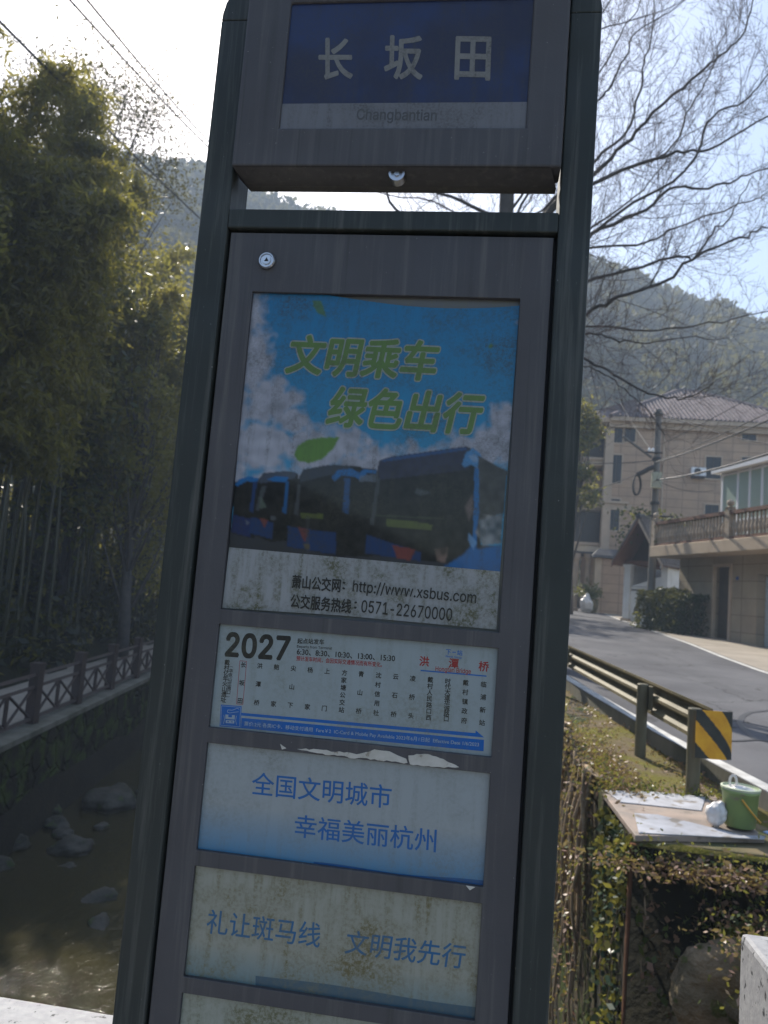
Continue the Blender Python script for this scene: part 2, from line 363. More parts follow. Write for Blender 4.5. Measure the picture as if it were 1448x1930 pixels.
# ================================================================== THE SIGN
Z = 1.6
sign = thing('bus_stop_sign', (0, .04, 0), 'tall dark grey bus stop sign with faded poster and timetable panels standing on the bridge', 'bus stop sign')
FX, FT = .375, 2.85
fm = MB()
for s in (-1, 1):
    a, b = sorted((s*FX, s*.3165)); fm.box((a, -.010, .0), (b, .085, 2.72), M['frame'])
arc = [(-FX, 2.72)] + [(-.245 - .13*math.cos(t), 2.72 + .13*math.sin(t)) for t in np.linspace(.12, PI/2, 9)]
poly = arc + [(-x, z) for x, z in arc[::-1]] + [(.3165, 2.72), (.3165, 2.79), (-.3165, 2.79), (-.3165, 2.72)]
fm.prism([(x, -.010, z) for x, z in poly], (0, .095, 0), M['frame'])
fm.box((-.3165, -.010, Z+.6825), (.3165, .085, Z+.7215), M['frame'])
fm.box((-.3165, -.010, .02), (.3165, .085, .25), M['frame'])
fr = fm.build('frame', sign, bevel=.003)
bk = MB(); bk.box((-.314, .078, .26), (.314, .083, Z+.681), M['door']); bk.build('back_panel', sign)
bp = MB(); bp.box((-.46, -.07, 0), (.46, .15, .02), M['frame']); bp.build('base_plate', sign, bevel=.004)
# hinged door with one cut-out per sheet
PX = .2557
rows = [(Z+.5575, Z-.0537), (Z-.0813, Z-.2681), (Z-.2957, Z-.4838), (Z-.5113, Z-.6992), (Z-.7266, Z-.92)]
D0, D1, DT, DB = -.3108, .3100, Z+.6764, .28
zl_ = sorted([DB, DT] + [v for r_ in rows for v in r_]); hl = {(1, zl_.index(b)) for t, b in rows}
door = plate([D0, -PX, PX, D1], zl_, hl, -.002, .02, M['door']).build('door', sign, bevel=.0012)
gk = MB()
for a, b in (((-.3163, .012, .26), (-.3112, .016, DT+.004)), ((.3104, .012, .26), (.3163, .016, DT+.004)), ((-.3163, .012, DT+.0005), (.3163, .016, DT+.0058))):
    gk.box(a, b, M['black'])
gk.build('gap_shade', sign)  # black strips deep in the door gap, painting its line of shade
lx, lz = S(505, 494); lk = MB()
lk.lathe((lx, -.002, lz), [(.0165, .004), (.0165, -.006), (.0145, -.009), (.0125, -.009), (.0115, -.0065), (.009, -.0065), (.0085, -.009), (.0, -.009)], M['chrome'], 28, 'y')
lk.prism([(lx-.004, -.0112, lz-.003), (lx+.005, -.0112, lz-.003), (lx+.0005, -.0112, lz+.005)], (0, .0004, 0), M['black'])
lk.build('lock', door, smooth=False)
# peeling tape residue and rust on the door, as thin flakes
rs = random.Random(3)
def flake(pts, jag=1.6):
    out = []
    for i, p in enumerate(pts):
        q = pts[(i+1) % len(pts)]; n = max(1, int(math.hypot(q[0]-p[0], q[1]-p[1])/7))
        for k in range(n):
            t = k/n; out.append((p[0]+(q[0]-p[0])*t+rs.uniform(-jag, jag), p[1]+(q[1]-p[1])*t+rs.uniform(-jag, jag)))
    fl = MB(); fl.prism([(S(*p)[0], -.0028, S(*p)[1]) for p in out], (0, .0007, 0), M['tape']); fl.build('tape_scrap', door)
M['tape'] = mat('peeling_white_tape', (.52, .50, .46), (.40, .38, .33), 30, .8, spots=(60, .6, (.25, .22, .18)))
flake([(562, 1411), (600, 1412), (640, 1417), (672, 1420), (705, 1413), (735, 1416), (765, 1428), (768, 1438), (715, 1432), (660, 1427), (600, 1419)])
flake([(771, 1424), (800, 1420), (830, 1428), (852, 1438), (866, 1446), (830, 1446), (800, 1444), (772, 1440)])
flake([(529, 1402), (541, 1410), (532, 1412)], .6)
flake([(878, 1668), (896, 1671), (886, 1677)], .6)

# ---- poster
WHITEP = lambda n, g, c=(.50, .53, .55): paper(n, c, g)
pa = MB(); zp = .006
strip_p = paper('poster_white_strip', (.25, .26, .265), 1.0, (.085, .085, .05), gscale=14)
backing = paper('grey_backing_board', (.11, .115, .12), .6)
sheet(pa, [(470, 546), (984, 558), (943, 1196), (413, 1153)], zp+.004, backing)
sheet(pa, [(430, 1031), (943, 1077), (936, 1187), (640, 1160), (417, 1146)], zp, strip_p)
ly = zp
def lay():
    global ly
    ly -= .00012; return ly
def pk(n, c, g=.6, d=(.05, .048, .03)): return paper('poster_'+n, c, g, d)
Lp = lambda pts: [(400+x*.4558, 520+y*.4558) for x, y in pts]
# the printed picture: sky, clouds and a row of parked buses, laid into the sheet as fine coloured cells
NXp, NYp = 250, 240
U_, V_ = np.meshgrid(np.linspace(0, 1, NXp), np.linspace(0, 1, NYp))
tpx = 474+506*U_; tpy = 550+12*U_ + 20*np.sin(PI*np.clip((U_-.28)/.9, 0, 1)); bpx = 430+513*U_; bpy_ = 1031+46*U_
GX, GY = tpx*(1-V_)+bpx*V_, tpy*(1-V_)+bpy_*V_; X, Y = (GX-400)/.4558, (GY-520)/.4558
def inside(pts):
    r_ = np.zeros(X.shape, bool)
    for (x0, y0), (x1, y1) in zip(pts, pts[1:]+pts[:1]):
        if y0 == y1: continue
        c_ = ((y0 > Y) != (y1 > Y)) & (X < (x1-x0)*(Y-y0)/(y1-y0)+x0); r_ ^= c_
    return r_
def blur(a, n):
    for _ in range(n):
        p_ = np.pad(a, ((1, 1), (1, 1)) + ((0, 0),)*(a.ndim-2), 'edge'); a = (p_[:-2, 1:-1]+p_[2:, 1:-1]+p_[1:-1, :-2]+p_[1:-1, 2:]+2*a)/6
    return a
pr_ = np.random.default_rng(31)
def vn(n_): return blur(pr_.normal(size=X.shape), n_)/blur(pr_.normal(size=X.shape), n_).std()
C = np.zeros(X.shape+(3,)); C[:] = (.004, .125, .27); C += ((Y-90)/1000)[..., None]*np.array([.012, .07, .06])
dens = np.zeros(X.shape)
for cx__, cy__, rx, ry_ in ((150, 160, 70, 130), (170, 340, 80, 150), (230, 520, 110, 110), (190, 700, 160, 110), (330, 600, 70, 60), (420, 720, 150, 110), (560, 690, 90, 70), (640, 790, 160, 90), (1200, 600, 60, 80), (1180, 690, 130, 90), (1080, 740, 150, 90), (330, 500, 50, 50), (900, 800, 300, 90), (500, 860, 420, 90), (90, 500, 70, 500)):
    dens = np.maximum(dens, 1.25-np.sqrt(((X-cx__)/rx)**2+((Y-cy__)/ry_)**2)*.75)
dens = np.clip((dens + .10*vn(30) + .05*vn(8) - .35)*2.6, 0, 1)
cc = np.array([.25, .255, .29])*(1+.10*vn(24)[..., None]); C = C*(1-dens[..., None]) + cc*dens[..., None]
def paint(pts, col, soft=1, a=1.0, tex=0):
    global C
    soft = max(1, soft//2)
    m_ = blur(inside(pts).astype(float), soft)[..., None]*a; c_ = np.array(col)*np.clip(1+.8*tex*vn(14)[..., None], .3, 2); C = C*(1-m_)+c_*m_
paint([(72, 1040), (700, 1070), (1190, 1120), (1195, 1230), (60, 1130)], (.030, .032, .036), 3)
GL, NV, BB, BR, OR, GN, PL = (.010, .010, .009), (.014, .022, .055), (.010, .030, .09), (.010, .10, .26), (.15, .035, .018), (.07, .085, .02), (.15, .16, .17)
# fourth bus, far left
paint([(86, 850), (188, 838), (172, 1085), (76, 1065)], GL, 2, 1, .3); paint([(88, 862), (110, 838), (150, 826), (188, 836), (184, 852), (140, 846), (100, 868)], BR, 2)
paint([(164, 850), (182, 848), (168, 980), (152, 970)], BB, 2); paint([(82, 985), (160, 1005), (152, 1080), (76, 1060)], (.012, .022, .08), 2, .9); paint([(135, 1010), (150, 1014), (146, 1030), (134, 1026)], PL, 1, .5)
# third bus
paint([(188, 838), (210, 816), (300, 806), (355, 818), (350, 1090), (240, 1100), (152, 1065)], GL, 2, 1, .3); paint([(190, 842), (210, 814), (300, 806), (345, 812), (340, 836), (196, 856)], (.045, .055, .075), 2)
paint([(220, 842), (262, 824), (312, 832), (302, 850), (250, 846)], BR, 2); paint([(300, 850), (316, 846), (304, 985), (288, 975)], BR, 2, .7); paint([(200, 870), (222, 866), (190, 970), (176, 965)], (.07, .08, .085), 3, .6)
paint([(196, 905), (222, 955), (192, 962)], (.09, .12, .09), 2, .6); paint([(158, 995), (252, 1020), (244, 1088), (148, 1062)], BB, 2); paint([(192, 998), (228, 1008), (212, 1042)], OR, 2, .8); paint([(240, 990), (262, 996), (256, 1012), (238, 1006)], PL, 2, .4)
# second bus
paint([(356, 830), (375, 800), (480, 780), (590, 785), (680, 800), (660, 1160), (520, 1160), (305, 1115)], GL, 2, 1, .35); paint([(360, 832), (376, 798), (480, 780), (560, 782), (585, 800), (480, 822), (358, 852)], (.03, .035, .045), 2)
paint([(490, 832), (520, 800), (575, 796), (606, 812), (600, 832), (530, 824), (505, 846)], BR, 2); paint([(545, 835), (570, 835), (562, 985), (538, 975)], (.014, .07, .19), 2, .8); paint([(590, 828), (625, 798), (680, 800), (676, 816), (640, 812), (606, 842)], BR, 2)
paint([(608, 825), (674, 818), (676, 850), (606, 848)], (.11, .13, .16), 2, .7); paint([(350, 862), (366, 858), (352, 990), (336, 984)], (.06, .065, .07), 2, .7); paint([(364, 976), (456, 984), (456, 1004), (364, 1000)], GN, 2)
paint([(310, 1034), (512, 1062), (506, 1152), (306, 1118)], BB, 2); paint([(350, 1036), (398, 1048), (380, 1104)], OR, 2, .8); paint([(385, 990), (400, 990), (398, 1150), (384, 1148)], (.05, .05, .055), 3, .5); paint([(375, 1105), (402, 1108), (398, 1130), (378, 1126)], (.12, .09, .02), 2, .6)
# nearest bus
paint([(682, 800), (690, 762), (740, 746), (1050, 704), (1085, 716), (1112, 1120), (1000, 1190), (640, 1150)], GL, 2, 1, .35); paint([(684, 806), (692, 762), (740, 746), (1050, 704), (1082, 726), (1060, 800), (690, 842)], (.022, .024, .044), 3, 1, .15)
paint([(690, 765), (740, 748), (1050, 706), (1056, 716), (740, 762)], (.014, .06, .17), 1, .8); paint([(680, 836), (694, 836), (668, 1030), (650, 1026)], (.05, .055, .06), 2, .8)
paint([(636, 1068), (760, 1110), (862, 1142), (862, 1180), (632, 1146)], BB, 2); paint([(742, 1112), (842, 1130), (818, 1176), (764, 1168)], OR, 2, .85); paint([(720, 1004), (812, 1010), (912, 1028), (906, 1052), (720, 1036)], GN, 2); paint([(670, 985), (960, 1000), (960, 1006), (670, 991)], (.05, .06, .03), 1, .6)
paint([(845, 876), (908, 895), (862, 907), (838, 895)], (.07, .08, .085), 4, .8); paint([(1032, 780), (1050, 728), (1078, 708), (1108, 730), (1124, 772), (1098, 792), (1070, 778), (1046, 790)], (.05, .17, .33), 2); paint([(1060, 742), (1090, 735), (1104, 765), (1080, 768)], (.16, .24, .34), 3, .8)
paint([(1100, 740), (1222, 806), (1208, 980), (1102, 1010)], (.045, .045, .042), 3, 1, .2); paint([(1085, 790), (1103, 794), (1102, 1000), (1090, 1120), (1078, 1110)], BR, 1); paint([(1045, 955), (1076, 900), (1080, 970), (1062, 1010)], (.17, .12, .11), 4, .7)
paint([(1110, 985), (1200, 985), (1196, 1105), (1120, 1115), (1088, 1060)], (.13, .125, .12), 5, .9, .5); paint([(960, 1200), (1040, 1150), (1080, 1105), (1100, 1130), (1195, 1112), (1196, 1230), (960, 1230)], (.012, .085, .23), 4); paint([(920, 1130), (975, 1120), (965, 1185), (930, 1180)], (.15, .10, .08), 4, .7, .5); paint([(1060, 1060), (1095, 1100), (1080, 1130), (1060, 1100)], (.10, .22, .38), 3, .8)
# leaves
LG = (.075, .16, .022)
paint([(335, 735), (350, 700), (390, 676), (440, 666), (525, 664), (500, 710), (455, 755), (400, 772), (350, 762)], LG, 1); paint([(412, 95), (450, 100), (470, 165), (435, 150), (415, 120)], (.05, .13, .06), 1); paint([(1140, 285), (1155, 275), (1165, 285), (1150, 297)], (.06, .13, .03), 1); paint([(1130, 310), (1165, 345), (1150, 395), (1135, 370)], (.015, .09, .17), 2, .8)
C = np.clip(C, .003, 1)
print_m = paper('poster_print', (.2, .2, .2), .5, (.034, .032, .02)); nt = print_m.node_tree
at_ = nt.nodes.new('ShaderNodeAttribute'); at_.attribute_name = 'print'; nt.links.new(at_.outputs['Color'], [n for n in nt.nodes if n.bl_idname == 'ShaderNodeMix'][-1].inputs[6])
Pm = np.array([[S(GX[j, i], GY[j, i]) for i in range(NXp)] for j in range(NYp)])
k = MB(); k.v = [(Pm[j, i, 0], zp-.0001, Pm[j, i, 1]) for j in range(NYp) for i in range(NXp)]
k.f = [(j*NXp+i, j*NXp+i+1, (j+1)*NXp+i+1, (j+1)*NXp+i) for j in range(NYp-1) for i in range(NXp-1)]; k.m = [k.mi(print_m)]*len(k.f)
PRINT = k; ly = zp-.0003
# leaves drifting over the print, then the slogan in green with a pale outline
halo, green = pk('halo', (.21, .24, .21), .5), pk('slogan_green', (.078, .15, .025), .45)
for body, TL, TR, BL in (('文明乘车', (552, 630), (831, 643), (536, 701)), ('绿色出行', (631, 728), (916, 742), (612, 801))):
    text_fit(pa, body, TL, TR, BL, lay(), halo, .062); lay(); text_fit(pa, body, TL, TR, BL, lay(), green, .028)
ink = pk('ink', (.024, .024, .022), .3, (.07, .07, .05)); lay(); lay(); lay()
text_fit(pa, '萧山公交网', (551, 1083), (642, 1091), (549, 1108), lay(), ink, .025); text_fit(pa, '：', (646, 1096), (650, 1097), (645, 1110), ly, ink, .02)
text_fit(pa, 'http://www.xsbus.com', (666, 1093), (899, 1115), (663, 1120), ly, ink, .008)
text_fit(pa, '公交服务热线', (548, 1119), (662, 1130), (546, 1145), ly, ink, .025); text_fit(pa, '：', (668, 1134), (672, 1134), (667, 1147), ly, ink, .02)
text_fit(pa, '0571-22670000', (682, 1131), (853, 1147), (680, 1154), ly, ink, .008)
po_ = pa.build('poster', sign); pc = PRINT.build('picture', po_); ca_ = pc.data.color_attributes.new('print', 'FLOAT_COLOR', 'POINT'); ca_.data.foreach_set('color', np.concatenate([C.reshape(-1, 3), np.ones((C.shape[0]*C.shape[1], 1))], 1).astype(np.float32).ravel())

# ---- timetable
tb = MB(); ly = zp
tt = WHITEP('timetable_paper', .4, (.245, .285, .295)); tdark, tred, tblue, twhite = (paper('timetable_'+n, c, .3) for n, c in (('ink', (.020, .019, .017)), ('red', (.25, .018, .02)), ('blue', (.006, .095, .34)), ('white_print', (.26, .32, .38))))
sheet(tb, [(408, 1171), (943, 1218), (930, 1430), (389, 1377)], zp, tt)
T = lambda x, y: (380+x*.4006, 1160+y*.4006)
T2 = lambda x, y: (380+x*.2072, 1180+y*.2072)
lay()
text_fit(tb, '2027', T2(228, 62), T2(797, 100), T2(210, 272), ly, tdark, .03)
text_fit(tb, '起点站发车', T2(868, 112), T2(1110, 122), T2(865, 160), ly, tdark, .03)
text_fit(tb, 'Departs from Terminal', T2(862, 174), T2(1182, 192), T2(861, 204), ly, tdark, .015)
text_fit(tb, '6:30、8:30、10:30、13:00、15:30', T2(863, 210), T(909, 191), T2(860, 262), ly, tdark, .025)
text_fit(tb, '预计发车时间，会因实际交通情况而有所变化。', T2(858, 272), T(848, 221), T2(855, 318), ly, tred, .02)
sz = .0107
for body, a, b in (('戴村亿年火山遗址', (116, 222), (98, 398)), ('华克山庄南口', (134, 262), (123, 364)), ('长坂田', (193, 233), (177, 404)), ('洪潭桥', (270, 238), (255, 412)), ('鲍家', (349, 244), (335, 418)), ('尖山下', (429, 250), (414, 425)),
   ('杨家', (508, 258), (495, 432)), ('上门', (588, 263), (575, 439)), ('方家塘公交站', (670, 271), (656, 446)), ('青山桥', (749, 277), (737, 452)), ('沈村信用社', (831, 283), (819, 460)), ('云石桥', (912, 290), (902, 467)), ('凌桥头', (993, 298), (984, 474)),
   ('戴村人民路口西', (1076, 304), (1067, 483)), ('时代大道华诚路口', (1159, 311), (1151, 490)), ('戴村镇政府', (1243, 318), (1235, 497)), ('临浦新站', (1328, 326), (1320, 507))):
    glyphs(tb, body, S(*T(*a)), S(*T(*b)), sz*(.75 if body[0] == '华' else 1), ly, tdark, .03)
glyphs(tb, '(', S(*T(136, 243)), S(*T(136, 243)), sz*.8, ly, tdark, .02, 1); glyphs(tb, ')', S(*T(120, 384)), S(*T(120, 384)), sz*.8, ly, tdark, .02, 1)
ring = [(176, 214), (208, 217), (190, 421), (160, 418)]
for i in range(4):
    a, b = ring[i], ring[(i+1) % 4]; d = np.array(b, float)-a; n_ = np.array([-d[1], d[0]])/np.hypot(*d)*1.1
    sheet(tb, [T(*(a-n_)), T(*(b-n_)), T(*(b+n_)), T(*(a+n_))], ly, tred)
text_fit(tb, '下', T(1150, 160), T(1173, 162), T(1149, 184), ly, tblue, .02); text_fit(tb, '一', T(1180, 172), T(1196, 173), T(1180, 175), ly, tblue, .02); text_fit(tb, '站', T(1203, 164), T(1228, 166), T(1202, 188), ly, tblue, .02)
text_fit(tb, 'Next Stop', T(1149, 187), T(1224, 195), T(1148, 200), ly, tblue, .01)
for ch, c in (('洪', (1047, 217)), ('潭', (1186, 227)), ('桥', (1328, 241))): glyphs(tb, ch, S(*T(*c)), S(*T(*c)), .0185, ly, tred, .03)
text_fit(tb, 'Hongtan Bridge', T(1101, 240), T(1268, 254), T(1099, 268), ly, tred, .012)
sheet(tb, [T(1030, 257), T(1341, 284), T(1341, 290), T(1029, 263)], ly, tblue)
sheet(tb, [T(183, 460), T(1289, 556), T(1290, 543), T(1330, 577), T(183, 473)], ly, tblue)
sheet(tb, [T(184, 484), T(1329, 588), T(1327, 642), T(181, 532)], ly, tblue)
sheet(tb, [T(86, 421), T(184, 429), T(180, 532), T(80, 524)], ly, tblue)
lay()
text_fit(tb, '票价:2元 各类IC卡、移动支付通用  Fare￥2  IC-Card & Mobile Pay Available 2023年6月1日起  Effective Date 1/6/2023', T(198, 500), T(1306, 599), T(196, 524), ly, twhite, .012)
# ride pictogram: frame, a hand over a bus front
def stroke(pts, w, close=False):
    for i in range(len(pts) - (0 if close else 1)):
        a, b = np.array(pts[i], float), np.array(pts[(i+1) % len(pts)], float); d = b-a; n_ = np.array([-d[1], d[0]])/max(1e-6, np.hypot(*d))*w
        sheet(tb, [T(*(a-n_)), T(*(b-n_)), T(*(b+n_)), T(*(a+n_))], ly, twhite)
stroke([(90, 427), (179, 434), (175, 526), (85, 519)], 1.0, True)
stroke([(117, 457), (119, 446), (140, 448), (165, 438), (172, 444)], 1.2); stroke([(117, 457), (128, 461), (146, 458), (170, 455)], 1.2)
sheet(tb, [T(108, 468), T(153, 472), T(151, 492), T(107, 488)], ly, twhite); sheet(tb, [T(110, 494), T(150, 497), T(149, 511), T(109, 508)], ly, twhite)
lay(); sheet(tb, [T(122, 470), T(139, 471), T(138, 482), T(121, 480)], ly, tblue); sheet(tb, [T(117, 498), T(124, 499), T(124, 505), T(117, 504)], ly, tblue); sheet(tb, [T(135, 500), T(142, 501), T(142, 506), T(135, 505)], ly, tblue)
stroke([(100, 470), (104, 492), (98, 512)], 1.0); stroke([(160, 474), (156, 496), (160, 516)], 1.0)
tb.build('timetable', sign)

# ---- slogan sheets
def wave(mb, L0, R0, R1, L1, y, m, amp, seed):
    a = random.Random(seed).uniform(0, 6); n = 16
    for i in range(n):
        q = []
        for t, lowr in ((i/n, 1), ((i+1)/n, 1), ((i+1)/n, 0), (i/n, 0)):
            A, B = (L1, R1) if lowr else (L0, R0)
            q.append((A[0]+(B[0]-A[0])*t, A[1]+(B[1]-A[1])*t + (0 if lowr else amp*math.sin(a+t*4)*math.sin(PI*t))))
        sheet(mb, q, y, m)
def sheet_mat(name, c, grime, dirt): return paper(name, c, grime, dirt)
sc_ = MB(); ly = zp
def gradp(name, c0, c1, z0, z1, grime, dirt):      # a print that fades from white to blue towards its foot
    m = paper(name, c0, grime, dirt); nt = m.node_tree
    mixn = [n for n in nt.nodes if n.bl_idname == 'ShaderNodeMix'][-1]
    tc = nt.nodes.new('ShaderNodeTexCoord'); sp = nt.nodes.new('ShaderNodeSeparateXYZ'); mr = N(nt, 'ShaderNodeMapRange'); mr.inputs[1].default_value = z0; mr.inputs[2].default_value = z1
    nt.links.new(tc.outputs['Object'], sp.inputs[0]); nt.links.new(sp.outputs[2], mr.inputs[0])
    nt.links.new(mixc(nt, mr.outputs[0], c1, c0), mixn.inputs[6]); return m
sheet(sc_, [(385, 1395), (930, 1452), (914, 1676), (366, 1606)], zp, gradp('city_slogan_paper', (.26, .29, .30), (.03, .16, .30), Z-.49, Z-.40, .4, (.12, .125, .10)))
slog = paper('slogan_blue', (.006, .095, .30), .3, (.06, .09, .09)); deep = paper('wave_blue', (.014, .08, .22), .4, (.05, .08, .09))
wave(sc_, (590, 1626), (912, 1662), (910, 1679), (590, 1650), lay(), deep, 5, 2)
text_fit(sc_, '全国文明城市', (475, 1456), (738, 1482), (472, 1499), lay(), slog, .008)
text_fit(sc_, '幸福美丽杭州', (556, 1536), (823, 1565), (553, 1579), ly, slog, .008)
sc_.build('slogan_sheet', sign)
sd = MB(); ly = zp
sheet(sd, [(360, 1626), (912, 1698), (900, 1930), (341, 1844)], zp, gradp('crossing_slogan_paper', (.255, .262, .22), (.09, .17, .20), Z-.705, Z-.64, 1.0, (.12, .105, .05)))
wave(sd, (480, 1842), (900, 1902), (897, 1935), (480, 1880), lay(), paper('muddy_wave', (.04, .085, .12), .6), 4, 5)
slog2 = paper('slogan_blue_faded', (.012, .10, .23), .7, (.10, .11, .08))
text_fit(sd, '礼让斑马线', (391, 1716), (605, 1743), (386, 1761), lay(), slog2, .008)
text_fit(sd, '文明我先行', (655, 1755), (880, 1784), (648, 1800), ly, slog2, .008)
sd.build('slogan_sheet', sign)
se = MB(); se.box((-PX-.004, zp, rows[4][1]-.004), (PX+.004, zp+.002, rows[4][0]+.004), paper('lowest_sheet_paper', (.26, .275, .235), .9, (.11, .11, .06)))
se.build('slogan_sheet', sign)

# ---- header box
hb = MB(); H0, H1 = -.314, .314
yf = -.030
zl = float(at_y(760, 313, yf)[2]); zb = float(at_y(760, 356, .03)[2])
A_, B_ = at_y(526, 241, yf), at_y(991, 241, yf); nx0, nz0, nx1 = float(A_[0]), float(A_[2]), float(B_[0]); nz1 = float(at_y(760, 190, yf)[2]); nzt = float(at_y(760, 8, yf)[2])
hz = 2.785
hb = plate([H0, nx0, nx1, H1], [zl, nz0, nzt+.01, hz], {(1, 1)}, yf, .03, M['door'])
head = hb.build('header_box', sign, bevel=.004)
hb = MB(); hb.prism([(H0+.004, yf+.002, zl-.001), (H0+.004, .03, zl-.001), (H0+.018, .045, zb), (H0+.018, .022, zb)], (H1-H0-.022, 0, 0), M['door']); hb.build('lower_lip', head)
nm = MB(); bl = paper('station_name_blue', (.013, .016, .042), .8, (.032, .03, .036), (.012, .026, .088), gscale=4); gs = paper('station_strip_grey', (.13, .13, .14), .8, (.06, .056, .05)); hw = paper('station_name_lettering', (.17, .165, .15), .8, (.065, .06, .055))
y0 = yf+.006; SY = y0
nm.quad([(nx0-.004, y0, nz1), (nx1+.004, y0, nz1), (nx1+.004, y0, nzt+.014), (nx0-.004, y0, nzt+.014)], bl)
nm.quad([(nx0-.004, y0, nz0-.004), (nx1+.004, y0, nz0-.004), (nx1+.004, y0, nz1), (nx0-.004, y0, nz1)], gs)
for ch, TL, TR, BL in (('长', (602, 73), (664, 73), (602, 149)), ('坂', (727, 68), (797, 69), (725, 148)), ('田', (861, 70), (925, 71), (858, 149))):
    text_fit(nm, ch, TL, TR, BL, y0-.0005, hw, .022)
text_fit(nm, 'Changbantian', (674, 205), (824, 207), (672, 231), y0-.0005, paper('station_pinyin', (.06, .06, .062), .3), .012)
nm.build('name_panel', head); SY = 0.0
hq_ = at_y(749, 331, -.008); hx, hz2 = float(hq_[0]), float(hq_[2]); hk = MB(); hk.lathe((hx, -.010, hz2), [(.0155, .014), (.0155, -.008), (.011, -.008), (.011, -.004), (.005, -.004), (.005, -.007), (0, -.007)], M['chrome'], 24, 'y'); hk.build('lock', head)

# ================================================================== GROUND, STREAM, BRIDGE
def g(y): return .028*min(max(y, -50), 55)
def lerp(y, T_):
    for (a, u), (b, v) in zip(T_, T_[1:]):
        if y <= b: return u + (v-u)*max(0, (y-a))/(b-a)
    return T_[-1][1]
def xR(y): return lerp(y, [(-60, 2.4), (.6, 2.4), (4.1, 2.4), (4.15, 1.33), (9, 1.33), (12, 1.2), (15, .55), (20, -.6), (30, -2.6), (60, -9), (400, -60)])
def xL(y): return -6.75 - .19*(y-8)
def hill_left(d): return -1.3 + (0 if d < 2.4 else .42*(d-2.4) if d < 60 else .42*57.6)
ys = sorted(set(list(np.linspace(-120, -10, 12)) + list(np.linspace(-8, .6, 6)) + list(np.arange(.6, 4.1, .7)) + [4.1, 4.15] + list(np.arange(5, 62, 1.5)) + list(np.linspace(65, 420, 16))))
left_d = [320, 200, 120, 80, 60, 48, 40, 34, 29, 25, 22, 19, 16.5, 14, 12, 10, 8.5, 7, 5.5, 4.2, 3.2, 2.4, 1.2, 0]
right_d = [0, .3, .6, 1.0, 1.6, 2.4, 3.5, 5, 7, 9, 12, 16, 24, 40, 80, 160, 330]
V = []; nc = 0
for y in ys:
    row = []
    for d in left_d:
        hh = hill_left(d)
        if d > 3: hh += .35*math.sin(d*1.3+y*.7)+.25*math.sin(y*1.9-d)
        row.append((xL(y)-d, y, hh))
    wl, wr = xL(y)+.04, xR(y)-.04
    for t in np.linspace(0, 1, 9): row.append((wl+(wr-wl)*t, y, -3.55 + .25*math.sin(3*t*PI+y*.6)*math.sin(y*1.1+t*9)))
    for d in right_d: row.append((xR(y)+d, y, g(y) - (.06 if d < 1.2 else .03) + (.03*math.sin(y*3+d*5) if .2 < d < .9 else 0)))
    nc = len(row); V += row
F = [(i*nc+j, i*nc+j+1, (i+1)*nc+j+1, (i+1)*nc+j) for i in range(len(ys)-1) for j in range(nc-1)]
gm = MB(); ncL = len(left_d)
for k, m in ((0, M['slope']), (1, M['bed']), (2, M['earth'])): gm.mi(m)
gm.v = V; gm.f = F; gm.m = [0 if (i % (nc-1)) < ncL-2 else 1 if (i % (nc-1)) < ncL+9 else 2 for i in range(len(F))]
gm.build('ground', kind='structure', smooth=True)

wm, nt, b = nodes('shaded_stream_water'); b.inputs['Base Color'].default_value = (.05, .044, .02, 1); b.inputs['Roughness'].default_value = .05
b.inputs['Transmission Weight'].default_value = .2; b.inputs['IOR'].default_value = 1.33
wv = noise(nt, coords(nt, (1, .55, 1)), 5.5, 6, .6); bump(nt, b, wv, .4, .05)
w = MB(); yy = np.arange(-14, 75, 3.0)
for i, y in enumerate(yy[:-1]):
    w.quad([(xL(y)+.02, y, -3.2), (xR(y)-.02, y, -3.2), (xR(yy[i+1])-.02, yy[i+1], -3.2), (xL(yy[i+1])+.02, yy[i+1], -3.2)], wm)
w.build('stream_water', kind='structure')

d = MB(); d.box((-9.5, -7, -.5), (3.4, .62, 0), M['deck']); d.build('bridge_deck', kind='structure', bevel=.02)
p = MB(); p.box((-9.0, .215, .004), (.78, .375, .465), M['granite']); pr = p.build('bridge_parapet', loc=(-3, .29, .004), bevel=.008)
tag(pr, 'long pale granite bridge parapet behind the foot of the bus stop sign', 'parapet')
c = MB(); c.box((-9.05, .195, .468), (.79, .395, .60), M['granite']); c.build('coping', pr, bevel=.012)
BASE['x'] = 0
p = MB(); p.box((.85, .20, .004), (1.16, .55, .90), M['granite']); p.build('granite_post', loc=(1, .37, .004), bevel=.012)
tag(bpy.data.objects['granite_post'], 'pale speckled granite post with dark pits at the bridge end by the mossy bank', 'stone post')

